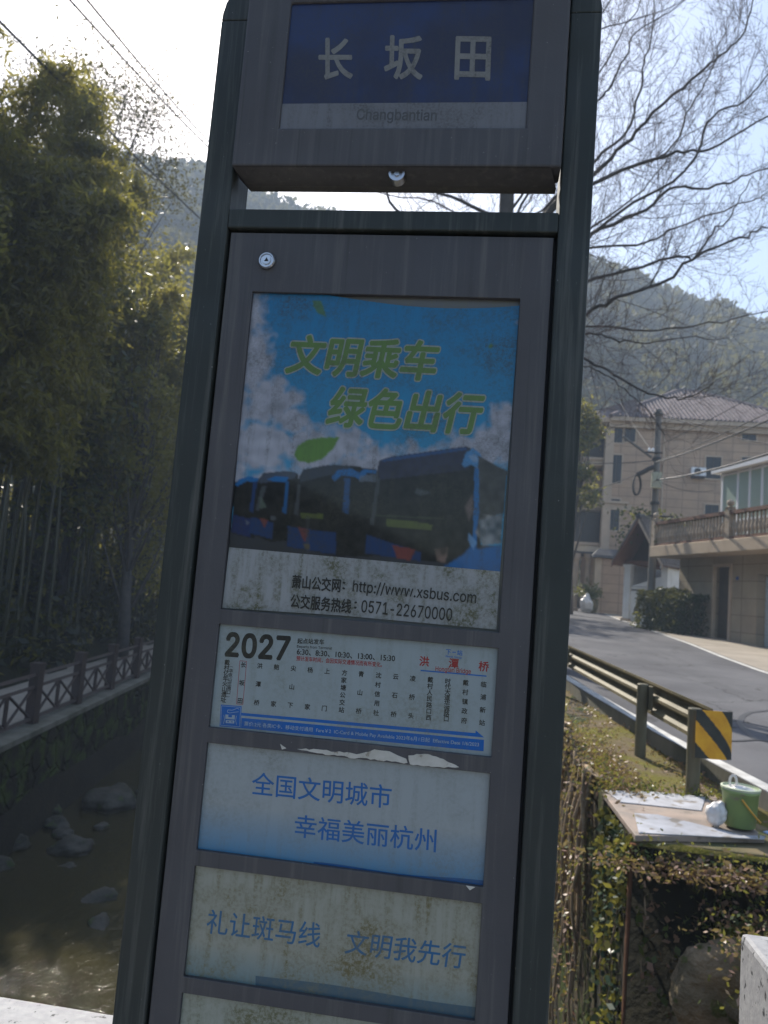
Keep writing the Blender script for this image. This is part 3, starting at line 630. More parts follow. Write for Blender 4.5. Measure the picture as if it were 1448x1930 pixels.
# retaining walls of the two banks
def wallstrip(name, pts, thick, m, label, cat, coping=None):
    s = MB(); n = len(pts)
    for i in range(n-1):
        (x0, y0, t0, b0), (x1, y1, t1, b1) = pts[i], pts[i+1]
        s.add([(x0, y0, b0), (x1, y1, b1), (x1+thick, y1, b1), (x0+thick, y0, b0), (x0, y0, t0), (x1, y1, t1), (x1+thick, y1, t1), (x0+thick, y0, t0)],
              [(0, 3, 2, 1), (4, 5, 6, 7), (0, 1, 5, 4), (2, 3, 7, 6)] + ([(3, 0, 4, 7)] if i == 0 else []) + ([(1, 2, 6, 5)] if i == n-2 else []), m)
    o = s.build(name, loc=(pts[0][0], pts[0][1], pts[0][3])); tag(o, label, cat)
    if coping:
        k = MB(); o2, mm, h = coping
        for i in range(n-1):
            (x0, y0, t0, _), (x1, y1, t1, _) = pts[i], pts[i+1]
            a = min(0, thick)-.05; bb = max(0, thick)+.05
            k.add([(x0+a, y0, t0+.003), (x1+a, y1, t1+.003), (x1+bb, y1, t1+.003), (x0+bb, y0, t0+.003), (x0+a, y0, t0+h), (x1+a, y1, t1+h), (x1+bb, y1, t1+h), (x0+bb, y0, t0+h)],
                  [(0, 3, 2, 1), (4, 5, 6, 7), (0, 1, 5, 4), (2, 3, 7, 6), (3, 0, 4, 7), (1, 2, 6, 5)], mm)
        k.build(o2, o)
    return o
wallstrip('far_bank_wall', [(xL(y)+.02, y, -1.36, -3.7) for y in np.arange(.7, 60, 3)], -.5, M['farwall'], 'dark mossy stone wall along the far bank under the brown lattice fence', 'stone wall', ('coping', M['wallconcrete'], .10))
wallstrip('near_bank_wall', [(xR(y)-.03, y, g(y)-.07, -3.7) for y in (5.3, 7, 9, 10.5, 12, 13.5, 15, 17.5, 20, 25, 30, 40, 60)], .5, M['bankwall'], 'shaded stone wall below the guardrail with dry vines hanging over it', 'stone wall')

# roads
LE = [(-30, 3.6), (0, 3.45), (4, 2.84), (5.34, 2.58), (6.4, 2.39), (7.88, 2.11), (9.47, 1.92), (11.42, 1.64), (14, 1.42), (18, 1.33), (23, 1.42), (30, 1.68), (40, 2.1), (55, 3.2), (80, 6), (120, 14)]
RE = [(-30, 9.2), (0, 8.9), (5, 7.9), (10, 6.95), (13, 6.55), (16.2, 6.33), (19.4, 6.44), (24.4, 6.78), (30.7, 6.95), (39, 7.13), (48, 7.6), (60, 9), (80, 12), (120, 20)]
def rd(y): return g(y) + .1
ry = sorted(set(list(np.arange(-30, 66, 1.5)) + list(np.arange(66, 121, 6))))
r = MB()
for a, b2 in zip(ry, ry[1:]):
    r.quad([(lerp(a, LE), a, rd(a)), (lerp(a, RE)+.4, a, rd(a)), (lerp(b2, RE)+.4, b2, rd(b2)), (lerp(b2, LE), b2, rd(b2))], M['asphalt'])
    r.quad([(lerp(a, LE), a, rd(a)-.25), (lerp(a, LE), a, rd(a)), (lerp(b2, LE), b2, rd(b2)), (lerp(b2, LE), b2, rd(b2)-.25)], M['wallconcrete'])
r.build('road', kind='structure')
def line(T_, off, wd):
    s = MB()
    for a, b2 in zip(ry, ry[1:]):
        s.quad([(lerp(a, T_)+off, a, rd(a)+.004), (lerp(a, T_)+off+wd, a, rd(a)+.004), (lerp(b2, T_)+off+wd, b2, rd(b2)+.004), (lerp(b2, T_)+off, b2, rd(b2)+.004)], M['linepaint'])
    s.build('road_line', kind='structure')
line(LE, .015, .14); line(RE, -.13, .13)
s = MB()   # tar-filled crack wandering over the asphalt
tarm = mat('tar_sealant', (.03, .03, .033), rough=.5)
def ribbon(pts, wd, z):
    P = [np.array(at_z(*q, .3)) for q in pts]
    P = [np.array([p[0], p[1]]) for p in P]
    # slide each point along its ray onto the road surface
    P = []
    for q in pts:
        dd = ray(*q); t = (.1+.028*CAM[1]-CAM[2])/(dd[2]-.028*dd[1]); P.append((CAM+dd*t)[:2])
    for i in range(len(P)-1):
        d_ = P[i+1]-P[i]; n_ = np.array([-d_[1], d_[0]])/np.hypot(*d_)*wd/2
        s.quad([(*(P[i]-n_), rd(P[i][1])+z), (*(P[i+1]-n_), rd(P[i+1][1])+z), (*(P[i+1]+n_), rd(P[i+1][1])+z), (*(P[i]+n_), rd(P[i][1])+z)], tarm)
ribbon([(1470, 1338), (1440, 1340), (1415, 1343), (1400, 1350), (1394, 1362), (1402, 1375), (1418, 1388), (1425, 1396)], .07, .0045)
ribbon([(1365, 1397), (1395, 1397), (1425, 1395), (1450, 1398), (1480, 1399)], .05, .0075)
s.build('tar_seam', kind='structure')

# pavement on the far side, and the forecourt dropping to the annex
pv = MB()
for a, b2 in zip(ry, ry[1:]):
    if a < 8: continue
    f0 = lambda y: lerp(y, RE)+.02
    pv.quad([(f0(a), a, rd(a)+.012), (f0(a)+1.2, a, rd(a)+.012), (f0(b2)+1.2, b2, rd(b2)+.012), (f0(b2), b2, rd(b2)+.012)], M['concrete'])
    e0, e1 = (.66*max(0, min(1, (32-a)/4)) if a > 10 else .5)*0 + rd(a)-.25*max(0, min(1, (31-a)/4)), rd(b2)-.25*max(0, min(1, (31-b2)/4))
    pv.quad([(f0(a)+1.2, a, rd(a)+.012), (f0(a)+9, a, e0+.012), (f0(b2)+9, b2, e1+.012), (f0(b2)+1.2, b2, rd(b2)+.012)], M['concrete'])
pv.build('pavement', kind='structure')
lp = MB()
for a in np.arange(2, 60, 3.0):
    lp.quad([(xL(a)-.5, a, -1.285), (xL(a)-2.6, a, -1.285), (xL(a+3)-2.6, a+3, -1.285), (xL(a+3)-.5, a+3, -1.285)], M['concrete'])
lp.build('path', kind='structure')

# mossy bank between the bridge and the slab
prof = [(5.2, .06), (4.0, .05), (3.2, .03), (2.7, .0), (2.35, -.06), (2.12, -.16), (1.98, -.34), (1.86, -.62), (1.78, -1.0), (1.70, -1.5), (1.60, -2.2), (1.5, -3.6)]
ty = np.linspace(.63, 4.18, 26); V = []; pn = []
for i in range(len(prof)-1):
    for t in np.linspace(0, 1, 4)[:-1]: pn.append((prof[i][0]*(1-t)+prof[i+1][0]*t, prof[i][1]*(1-t)+prof[i+1][1]*t))
pn.append(prof[-1])
for y in ty:
    for j, (x, z) in enumerate(pn):
        k = .10*math.sin(y*5+j*.9)+.07*math.sin(y*11-j*1.7)+.05*math.sin(y*2.3+j*2.9)
        V.append((x + k*(1 if z < -.05 else .2) + (-.18 if y > 3.6 and z < -.2 else 0)*(y-3.6), y, z + k*.35 - max(0, y-3.7)*.3))
n_ = len(pn); bm_ = MB(); bm_.mi(M['earth']); bm_.mi(M['mossrock']); bm_.v = V
bm_.f = [(i*n_+j, (i+1)*n_+j, (i+1)*n_+j+1, i*n_+j+1) for i in range(len(ty)-1) for j in range(n_-1)]
bm_.m = [0 if (i % (n_-1)) < 20 else 1 for i in range(len(bm_.f))]
bm_.build('near_bank', kind='structure', smooth=True)
def rock(name, c, r, seed, m, flat=.6, sub=4):
    import bmesh
    bmm = bmesh.new(); bmesh.ops.create_icosphere(bmm, subdivisions=sub, radius=1)
    q = np.random.default_rng(seed); A = q.normal(size=(7, 3)); A /= np.linalg.norm(A, axis=1)[:, None]; hh = q.uniform(.55, .95, 7)
    ph = q.uniform(0, 6, 6)
    for v in bmm.verts:
        p_ = np.array(v.co); 
        for a_, h_ in zip(A, hh):
            e = p_ @ a_
            if e > h_: p_ = p_ - a_*(e-h_)*.9
        p_ = p_*(1+.06*math.sin(p_[0]*5+ph[0])+.05*math.sin(p_[1]*7+ph[1])+.04*math.sin(p_[2]*9+ph[2]))
        p_ = p_*(1 + .05*math.sin(p_[0]*13+ph[3]+2*math.sin(p_[1]*6))*math.sin(p_[1]*11+ph[4]) + .035*math.sin(p_[2]*17+p_[0]*9+ph[5]))
        v.co = (p_[0]*r[0], p_[1]*r[1], p_[2]*r[2])
    me = bpy.data.meshes.new(name); bmm.to_mesh(me); bmm.free(); me.materials.append(m)
    me.polygons.foreach_set('use_smooth', [True]*len(me.polygons))
    o = bpy.data.objects.new(name, me); COL.objects.link(o); o.location = c; o.rotation_euler = (q.uniform(-.2, .2), q.uniform(-.2, .2), q.uniform(0, 6)); BASE[o.name] = Vector(c)
    return o
for i, (c, r_) in enumerate((((1.86, 3.75, -.66), (.24, .36, .34)), ((1.78, 4.15, -1.25), (.25, .30, .42)), ((1.93, 3.25, -.42), (.2, .26, .26)), ((1.74, 3.45, -1.25), (.24, .34, .36)), ((1.72, 3.9, -1.95), (.3, .42, .4)), ((1.8, 2.75, -.75), (.26, .36, .34)))):
    tag(rock('boulder', c, r_, 20+i, M['mossrock']), 'large brown mossy stone set in the bank face below the bucket', 'stone', 'stones of the near bank')
# boulders of the stream
SR = [((-7.15, 14.2, -3.16), (.8, .5, .32), 'long pale sunlit boulder at the foot of the far bank wall'), ((-6.5, 11.6, -3.2), (.42, .36, .2), 'flat grey boulder in mid stream below the far bank'), ((-5.1, 9.95, -3.24), (.34, .26, .14), 'low dark boulder breaking the stream surface'),
      ((-4.65, 9.15, -3.26), (.30, .2, .12), 'small flat boulder nearest the bridge'), ((-6.6, 15.4, -3.15), (.5, .4, .3), 'rounded boulder just behind the pale long one'),
      ((-7.3, 12.6, -3.2), (.3, .25, .18), None), ((-7.0, 12.2, -3.22), (.22, .2, .14), None), ((-7.5, 11.4, -3.2), (.3, .3, .2), None), ((-7.1, 10.5, -3.22), (.28, .22, .16), None), ((-6.9, 9.5, -3.22), (.3, .25, .16), None), ((-7.9, 13.0, -3.15), (.35, .4, .3), None), ((-6.6, 12.9, -3.24), (.2, .18, .12), None), ((-6.2, 10.9, -3.25), (.18, .15, .1), None)]
for i, (c, r_, lb) in enumerate(SR):
    tag(rock('boulder', c, r_, 40+i, M['rock']), lb or 'small wet grey stone among the riffles by the far bank', 'boulder', 'boulders of the stream')

# slab, boards and bucket
ch = MB(); ch.box((1.33, 4.19, -3.6), (2.62, 5.32, .083), M['brick'])
tag(ch.build('masonry_chamber', loc=(1.9, 4.7, -3.6), bevel=.015), 'dark mossy masonry block carrying the concrete slab beside the stream', 'masonry block')
k = MB(); k.box((1.305, 4.165, -3.5), (1.375, 4.235, .06), mat('worn_red_brick_edge', (.16, .07, .04), (.07, .045, .03), 5, .9, bumps=.6, bscale=24, bdist=.015, spec=.1)); k.build('brick_edge', bpy.data.objects['masonry_chamber'], bevel=.012)
q = [at_z(1138, 1492, .14), at_z(1350, 1496, .14), at_z(1442, 1574, .14), at_z(1198, 1570, .14)]
sl = MB(); sl.prism([(p_[0], p_[1], .085) for p_ in q[::-1]], (0, 0, .04), M['slab'])
tag(sl.build('concrete_slab', loc=(1.8, 4.8, .085), bevel=.006), 'pinkish concrete slab on the masonry block under the green bucket', 'slab')
sl_ = None
for pts, lb in (([(1140, 1490), (1232, 1493), (1330, 1502), (1322, 1528), (1170, 1512)], 'stained white board along the back of the concrete slab'), ([(1196, 1533), (1240, 1536), (1300, 1550), (1400, 1575), (1444, 1576), (1440, 1582), (1204, 1570)], 'bluish white board along the front edge of the concrete slab')):
    P = [at_z(*t_, .13) for t_ in pts]; bo = MB(); bo.prism([(p_[0], p_[1], .127) for p_ in P[::-1]], (0, 0, .006), M['board'])
    tag(bo.build('board', loc=(P[0][0], P[0][1], .127)), lb, 'board', 'boards on the slab')
bc = at_z(1394, 1560, .13); bx, by = float(bc[0]), float(bc[1]); bz = .143
BK = .94
bu = thing('bucket', (bx, by, bz), 'green plastic bucket with orange handle standing on the concrete slab', 'bucket')
k = MB(); k.lathe((bx, by, bz), [(.098, 0), (.104, .004), (.124, .235), (.130, .237), (.130, .262), (.124, .262), (.118, .25), (.108, .06), (0, .06)], M['bucket'], 28); k.build('body', bu, smooth=True)
k = MB(); k.lathe((bx, by, bz), [(.1235, .255), (.134, .257), (.135, .272), (.122, .276), (.120, .262)], M['bucketrim'], 28); k.build('rim', bu)
k = MB()
k.tube([(bx-.03, by-.133, bz+.21), (bx+.02, by-.136, bz+.15), (bx+.075, by-.122, bz+.09), (bx+.11, by-.095, bz+.06)], .006, M['orange'], 6); k.build('handle', bu)
bg = rock('plastic_bag', (bx-.17, by-.02, bz+.075), (.075, .07, .10), 77, M['bag'], sub=4); tag(bg, 'crumpled white plastic bag slumped against the left of the green bucket', 'plastic bag')
bg = rock('plastic_bag', (bx+.0, by+.01, bz+.245), (.115, .11, .04), 78, M['bag'], sub=4); tag(bg, 'white plastic bag stuffed in the top of the green bucket', 'plastic bag')
k2 = MB(); k2.tube([(bx-.05+.024*math.cos(t), by+.01, bz+.30+.045*math.sin(t)) for t in np.linspace(-.7, PI+.7, 12)], .009, M['bag'], 6)
BASE[bg.name] = Vector(bg.location); lo_ = k2.build('bag_loop', None, loc=bg.location); lo_.parent = bg; lo_.matrix_parent_inverse = Matrix.Identity(4); lo_.location = (0, 0, 0); lo_.rotation_euler = (Matrix.Rotation(0, 3, 'X')).to_euler()
bg.rotation_euler = (0, 0, 0)
rg = rock('rag', (bx+.16, by-.16, bz+.012), (.06, .05, .016), 79, M['bluebag']); tag(rg, 'scrap of pale blue plastic lying at the front right of the bucket', 'plastic scrap')

# guardrail
gr = thing('guardrail', (2.0, 7, g(7)), 'weathered steel guardrail along the road with striped end plate', 'guardrail')
def railx(y): return 2.07 - .105*(y-5.57)
yl = np.arange(5.5, 36, 1.0)
wp = [(.0, .0), (.0, .035), (.075, .085), (.075, .115), (.0, .155), (.0, .185), (.075, .225), (.075, .255), (.0, .305), (.0, .33)]
def wbeam(y0, y1, m, step=1.0):
    k = MB(); ysx = list(np.arange(y0, y1, step)) + [y1]
    for a, b2 in zip(ysx, ysx[1:]):
        for (o0, h0), (o1, h1) in zip(wp, wp[1:]):
            k.quad([(railx(a)+.10+o0, a, g(a)+.37+h0), (railx(a)+.10+o1, a, g(a)+.37+h1), (railx(b2)+.10+o1, b2, g(b2)+.37+h1), (railx(b2)+.10+o0, b2, g(b2)+.37+h0)], m)
    return k
o = wbeam(5.5, 36, M['rail']).build('beam', gr); sm = o.modifiers.new('thickness', 'SOLIDIFY'); sm.thickness = .006
for y in (5.6, 7.03, 11.03, 15.03, 19.03, 23.03, 27.03, 31.03):
    k = MB(); x = railx(y)
    k.lathe((x, y, g(y)-.2), [(.057, 0), (.057, .87), (.05, .878), (0, .878)], M['railpost'], 16); po = k.build('post', gr, smooth=False)
    k = MB(); k.box((x+.055, y-.05, g(y)+.42), (x+.098, y+.05, g(y)+.66), M['railpost']); k.build('spacer', po)
# curved striped plate closing the end
ep = MB(); Y0 = 5.42; zb_, zt_ = g(5.5)+.30, g(5.5)+.69
NU, NV = 60, 64
def epoint(u, v):
    t = u; x = 2.03 + .31*math.sin(t*1.35)/math.sin(1.35); y = Y0 + .10*(1-math.cos(t*1.35)) ; return (x, y, zb_ + (zt_-zb_)*v)
for i in range(NU):
    for j in range(NV):
        u, v = (i+.5)/NU, (j+.5)/NV
        ph = u + v + .05*math.sin(3*u)
        mm = M['hazyellow'] if (.32 < ph < .78 or 1.13 < ph < 1.58) else M['hazblack']
        ep.quad([epoint(i/NU, j/NV), epoint((i+1)/NU, j/NV), epoint((i+1)/NU, (j+1)/NV), epoint(i/NU, (j+1)/NV)], mm)
o = ep.build('end_plate', gr); sm = o.modifiers.new('thickness', 'SOLIDIFY'); sm.thickness = .006; sm.offset = -1; o['label'] = 'yellow and black striped end plate'

# far bank fence
fe = thing('fence', (xL(12)-.25, 12, -1.26), 'low brown fence with crossed lattice panels along the far bank path', 'fence')
FY = [2.6 + 2.35*i for i in range(16)]
fx = lambda y: xL(y)-.25
for y in FY:
    k = MB(); k.box((fx(y)-.09, y-.09, -1.255), (fx(y)+.09, y+.09, -.22), M['fence']); k.box((fx(y)-.105, y-.105, -.22), (fx(y)+.105, y+.105, -.17), M['fence']); k.build('post', fe)
for a, b2 in zip(FY, FY[1:]):
    k = MB(); P = lambda t, z: (fx(a+.1+(b2-a-.2)*t), a+.1+(b2-a-.2)*t, -1.26+z)
    for z_ in (.88, .66, .09): k.tube([P(0, z_), P(1, z_)], .042, M['fence'], 4)
    k.tube([P(.5, .1), P(.5, .66)], .036, M['fence'], 4)
    for t0, t1 in ((0, .5), (.5, 1)):
        k.tube([P(t0, .1), P(t1, .66)], .026, M['fence'], 4); k.tube([P(t0, .66), P(t1, .1)], .026, M['fence'], 4)
    k.build('lattice_panel', fe)

# ================================================================== BUILDINGS
# ---- annex with balustraded roof terrace (local frame: u along the front towards us, o into the building)
AL = np.array([7.1, 30.6]); Aa = np.array([.28, -.96]); An = np.array([.96, .28])
AM = Matrix(((Aa[0], An[0], 0, AL[0]), (Aa[1], An[1], 0, AL[1]), (0, 0, 1, 0), (0, 0, 0, 1)))
def AF(px, py, off):
    d_ = ray(px, py); P0 = AL + An*off; t = ((P0-CAM[:2]) @ An)/(d_[:2] @ An); q_ = CAM + d_*t
    return float((q_[:2]-P0) @ Aa), float(q_[2])
ann = thing('garage_house', (AL[0], AL[1], .6), 'tan tiled roadside house with balustraded terrace above its garage door', 'house')
def amb(): k = MB(); k.M = AM; return k
OFF = 1.1; G0 = .35
uL = AF(1279, 1130, OFF)[0]; d0 = AF(1343, 1130, OFF)[0]; d1 = AF(1377, 1130, OFF)[0]; dz = AF(1360, 1066, OFF)[1]
g0 = AF(1426, 1150, OFF)[0]; SB = 3.92; ST = 4.36; UE = 16.0
k = amb()
k.box((uL, OFF, G0), (d0, OFF+9, SB), M['annex']); k.box((d0, OFF, dz), (d1, OFF+9, SB), M['annex']); k.box((d1, OFF, G0), (g0, OFF+9, SB), M['annex'])
k.box((g0, OFF, 3.25), (g0+3.0, OFF+9, SB), M['annex']); k.box((g0+3.0, OFF, G0), (UE, OFF+9, SB), M['annex']); k.box((d0-.01, OFF+.6, G0), (d1+.01, OFF+8, dz), M['doorwood']); k.box((g0, OFF+.5, G0), (g0+3, OFF+8.5, 3.25), M['annex'])
k.build('wall', ann)
k = amb(); k.box((uL-.45, 0, SB+.003), (UE, OFF+9.2, ST), M['cream']); k.build('terrace_slab', ann, bevel=.02)
k = amb(); k.box((d0+.06, OFF+.22, .55), (d1-.42, OFF+.27, dz-.06), M['doorwood']); dr = k.build('door', ann)
k = amb(); k.box((d0-.02, OFF-.03, .5), (d0+.07, OFF+.1, dz+.06), M['cream']); k.box((d1-.05, OFF-.06, .5), (d1+.07, OFF+.1, dz+.06), M['villatrim']); k.box((d0+.07, OFF-.03, dz-.04), (d1-.05, OFF+.1, dz+.06), M['villatrim']); k.build('door_frame', ann)
k = amb()
for i in range(22): k.box((g0+.02, OFF+.30+.012*(i % 2), .45+.125*i), (g0+2.98, OFF+.34, .45+.125*i+.118), M['shutter'])
k.build('garage_shutter', ann)
k = amb(); ux, zx = AF(1384, 1090, OFF); k.box((ux+.12, OFF-.012, zx-.06), (ux+.27, OFF-.004, zx+.06), M['bus'] if 'bus' in M else paper('blue_number_plate', (.02, .08, .3), .2)); k.build('house_plate', ann)
bal = amb(); bal.box((uL-.38, .08, ST+.003), (UE, .26, ST+.10), M['coping']); bal.box((uL-.38, .07, ST+.88), (UE, .27, ST+1.0), M['coping'])
bo = bal.build('balustrade', ann)
bprof = [(.045, .1), (.06, .14), (.04, .18), (.075, .32), (.085, .42), (.06, .55), (.032, .7), (.045, .76), (.038, .8), (.055, .88)]
pu = [uL-.33, AF(1376, 980, .16)[0], AF(1376, 980, .16)[0]*2+.4, AF(1376, 980, .16)[0]*3+.8]
for u in pu:
    k = amb(); k.box((u-.13, .04, ST+.004), (u+.13, .30, ST+1.08), M['baluster']); k.lathe((u, .17, ST+1.08), [(.15, 0), (.17, .05), (.06, .09), (.12, .16), (.13, .24), (.06, .32), (0, .34)], M['baluster'], 12); k.build('pier', bo)
u = uL-.33+.26; nb = 0
proto = None
while u < UE-.2 and nb < 80:
    if min(abs(u-q_) for q_ in pu) > .19:
        if proto is None:
            k = amb(); k.lathe((u, .17, ST), bprof, M['baluster'], 8); proto = k.build('baluster', bo, smooth=True); u_0 = u
        else:
            c_ = proto.copy(); COL.objects.link(c_); c_.parent = bo; c_.location = Vector((Aa[0]*(u-u_0), Aa[1]*(u-u_0), 0))
        nb += 1
    u += .205
# glazed sunroom on the terrace
so = 2.0
su0, sz1 = AF(1363, 892, so); su1 = AF(1392, 900, so)[0]; st = 7.35
sun_r = ann
k = amb(); k.box((su0-.35, so-.3, st), (UE, so+5.2, st+.16), M['alu']); rt = k.build('sunroom_roof', ann)
k = amb(); pu_ = [su0, su1] + [su1 + (su1-su0)*.72*i for i in range(1, 12)]
for i, u in enumerate(pu_): k.box((u-.055, so-.03, ST+.01), (u+.055, so+.06, st-.002), M['alu'])
for i, z_ in enumerate((ST+.02, ST+1.0, st-.13)): k.box((su0+.06, so-.015, z_), (UE, so+.045, z_+.08), M['alu'])
k.box((su0-.03, so+.07, ST+.01), (su0+.05, so+5, ST+.1), M['alu']); k.box((su0-.03, so+2.5, ST+.1), (su0+.05, so+2.6, st-.002), M['alu']); k.build('sunroom_frame', ann)
k = amb(); k.box((su0+.05, so+.005, ST+.1), (UE, so+.02, st-.1), M['greenglass']); k.box((su0, so+.1, ST+.1), (su0+.015, so+5, st-.1), M['greenglass']); k.box((su0+.3, so+4.6, ST+.01), (UE, so+4.9, st-.01), M['white']); k.build('sunroom_glazing', ann)

# ---- gatehouse with gabled roof
gx, gy = 7.95, 37.4; gz = g(37)+.1
gh = thing('gatehouse', (gx, gy, gz), 'small white gatehouse with brown timber gable and dark ridged roof', 'gatehouse')
ca = math.radians(-128)      # direction the gable faces
fv = np.array([math.cos(ca), math.sin(ca)]); rv = np.array([-fv[1], fv[0]])
GM = Matrix(((rv[0], -fv[0], 0, gx), (rv[1], -fv[1], 0, gy), (0, 0, 1, gz), (0, 0, 0, 1)))    # local x: across the gable, y: back along the ridge
def gmb(): k = MB(); k.M = GM; return k
ev, rdg, hw_ = 3.1, 4.95, 1.12
for s_ in (-1, 1):
    k = gmb()
    k.add([(s_*hw_*1.18, -1.0, ev-.35), (0, -1.0, rdg), (0, 4.2, rdg), (s_*hw_*1.18, 4.2, ev-.35), (s_*hw_*1.18, -1.0, ev-.27), (0, -1.0, rdg+.1), (0, 4.2, rdg+.1), (s_*hw_*1.18, 4.2, ev-.27)],
          [(0, 1, 2, 3), (4, 7, 6, 5), (0, 4, 5, 1), (3, 2, 6, 7), (0, 3, 7, 4)], M['roofgrey'])
    for y_ in np.arange(-.9, 4.2, .30): k.tube([(s_*.1, y_, rdg+.10-.05), (s_*hw_*1.18, y_, ev-.24)], .065, M['roofgrey'], 6)
    k.build('roof', gh)
    k = gmb(); k.prism([(s_*hw_*1.16, -1.05, ev-.52), (s_*hw_*1.16, -1.05, ev-.33), (0, -1.05, rdg+.02), (0, -1.05, rdg-.17)], (0, .045, 0), M['wood'] if s_ < 0 else M['villatrim']); k.build('bargeboard', gh)
    k = gmb(); k.prism([(s_*hw_*1.12, -1.0, ev-.40), (s_*.03, -1.0, rdg-.06), (s_*.03, 4.1, rdg-.06), (s_*hw_*1.12, 4.1, ev-.40)], (0, 0, .03), M['wood']); k.build('soffit', gh)
k = gmb(); k.tube([(0, -1.1, rdg+.13), (0, 4.3, rdg+.13)], .13, M['roofdark'], 8); k.build('ridge', gh)
k = gmb(); k.prism([(-hw_, .5, ev-.1), (hw_, .5, ev-.1), (0, .5, rdg-.15)], (0, .12, 0), M['shaded_wood']); k.box((-hw_, -.02, ev-.28), (hw_, .25, ev-.1), M['wood']); k.build('gable', gh)  # gable infill near-black: the shade under the roof is put into its colour
for x_ in (-hw_, hw_-.32):
    k = gmb(); k.box((x_, -.08, -.1), (x_+.32, .3, ev-.285), M['white']); k.box((x_-.06, -.14, -.1), (x_+.38, .36, .16), M['villatrim']); k.box((x_-.05, -.13, ev-.44), (x_+.37, .35, ev-.29), M['white']); k.build('pier', gh)
k = gmb(); k.box((-hw_, .32, -.1), (-hw_+.16, 3.9, ev-.3), M['white']); k.box((hw_-.16, .32, -.1), (hw_, 3.9, ev-.3), M['white']); k.box((-hw_+.33, 3.75, -.1), (hw_-.33, 3.9, ev-.3), M['cream']); k.build('wall', gh)
k = gmb()
for z0_, z1_ in ((1.62, 1.72), (1.42, 1.52), (.0, .14)): k.box((-hw_+.33, .06, z0_), (hw_-.33, .12, z1_), M['white'])
k.prism([(-hw_+.33, .06, 1.75), (hw_-.33, .06, 1.75), (hw_-.33, .06, 2.3), (.1, .06, 2.05)], (0, .06, 0), M['white'])
for x0_ in (-hw_+.33, 0):
    wv_ = (hw_-.33)
    for s0 in (0, 1):      # panel halves with a vase-shaped opening between them
        edge = [(.04, .14), (.16, .25), (.24, .45), (.20, .7), (.10, .9), (.07, 1.1), (.13, 1.2), (.05, 1.30), (.04, 1.42)]
        if s0 == 0: poly = [(x0_, .14)] + [(x0_ + wv_/2 - e, z_) for e, z_ in edge] + [(x0_, 1.42)]
        else: poly = [(x0_+wv_-.02, 1.42)] + [(x0_ + wv_/2 + e, z_) for e, z_ in edge[::-1]] + [(x0_+wv_-.02, .14)]
        k.prism([(x_, .075, z_) for x_, z_ in poly], (0, .035, 0), M['white'])
k.build('gate', gh)
cl = np.concatenate([np.stack([RNG.normal(-.2, .55, 260), RNG.normal(.3, .9, 260), RNG.normal(rdg+.35, .16, 260)], 1), np.stack([RNG.normal(-.9, .22, 90), RNG.normal(-.7, .3, 90), RNG.normal(rdg-.75, .3, 90)], 1), np.stack([RNG.normal(.2, .3, 160), RNG.uniform(1, 4, 160), RNG.normal(rdg+.3, .12, 160)], 1)])
cl = np.array([tuple(GM @ Vector(p_)) for p_ in cl])
o = np_mesh('climbing_plant', leaves(cl, .2, .5), 4, [M['hedgeleaf'], M['weedleaf']], (RNG.random(len(cl)) < .35).astype(int), loc=(gx, gy, gz+rdg)); tag(o, 'leafy climbing plant sprawling over the dark ridge of the gatehouse', 'climbing plant')  # loose leaves forming a climbing plant of no particular species

# ---- villa
vi = thing('villa', (13.5, 52, 1.4), 'large tan four storey villa with pinkish grey tiled hip roof beyond the gatehouse', 'villa')
VX0, VX1, VY0, VY1, VE = 7.75, 20.2, 50.0, 62.0, 13.95
k = MB(); k.box((VX0, VY0, .9), (VX1, VY1, VE), M['villa']); k.build('wall', vi)
k = MB(); ax, ay, az = 13.9, 56.0, 18.0
E_ = [(VX0-.1, VY0-.75), (VX1+.75, VY0-.75), (VX1+.75, VY1+.75), (VX0-.1, VY1+.75)]; ez = VE+.28
R0, R1 = (ax-.6, ay, az), (ax+.6, ay, az)
k.add([(x, y, ez) for x, y in E_] + [R0, R1], [(0, 1, 5, 4), (1, 2, 5), (2, 3, 4, 5), (3, 0, 4)], M['rooftile'])
for x in np.arange(VX0, VX1+.7, .27):        # barrel tile rows running up the front slope
    top_t = min(1, (x-(VX0-.1))/max(.01, (ax-.6-(VX0-.1))), ((VX1+.75)-x)/((VX1+.75)-(ax+.6)))
    if top_t > .04: k.tube([(x, VY0-.75, ez+.03), (x, VY0-.75+(ay-VY0+.75)*top_t, ez+.03+(az-ez)*top_t)], .062, M['rooftile'], 6)
for y in np.arange(VY0-.6, VY1, .27):
    top_t = min(1, (y-(VY0-.75))/(ay-VY0+.75), (VY1+.75-y)/(VY1+.75-ay))
    if top_t > .04: k.tube([(VX0-.1, y, ez+.03), (VX0-.1+(ax-.6-VX0+.1)*top_t, y, ez+.03+(az-ez)*top_t)], .062, M['rooftile'], 6)
for a, b2 in (((*E_[0], ez), R0), ((*E_[1], ez), R1), (R0, R1)): k.tube([a, b2], .16, M['rooftile'], 6)
ro = k.build('roof', vi)
k = MB(); k.tube([(ax-.6, ay, az), (ax-.6, ay, az+.5), (ax-.45, ay, az+.95)], [.16, .12, .04], M['roofdark'], 6); k.build('finial', ro)
k = MB(); k.box((VX0-.02, VY0-.7, VE+.003), (VX1+.7, VY1+.7, VE+.26), M['villatrim']); k.box((VX0-.1, VY0-.35, VE-.35), (VX1+.3, VY1+.3, VE), M['villatrim']); k.build('cornice', vi)
for z0_, z1_ in ((8.15, 8.55), (4.9, 5.25)):
    k = MB(); k.box((VX0-.1, VY0-.12, z0_), (VX0+1.6, VY0-.002, z1_), M['villatrim']); k.box((VX0-.6, VY0-.25, z1_+.004), (VX0+1.4, VY0-.002, z1_+.16), M['villatrim']); k.build('string_course', vi)
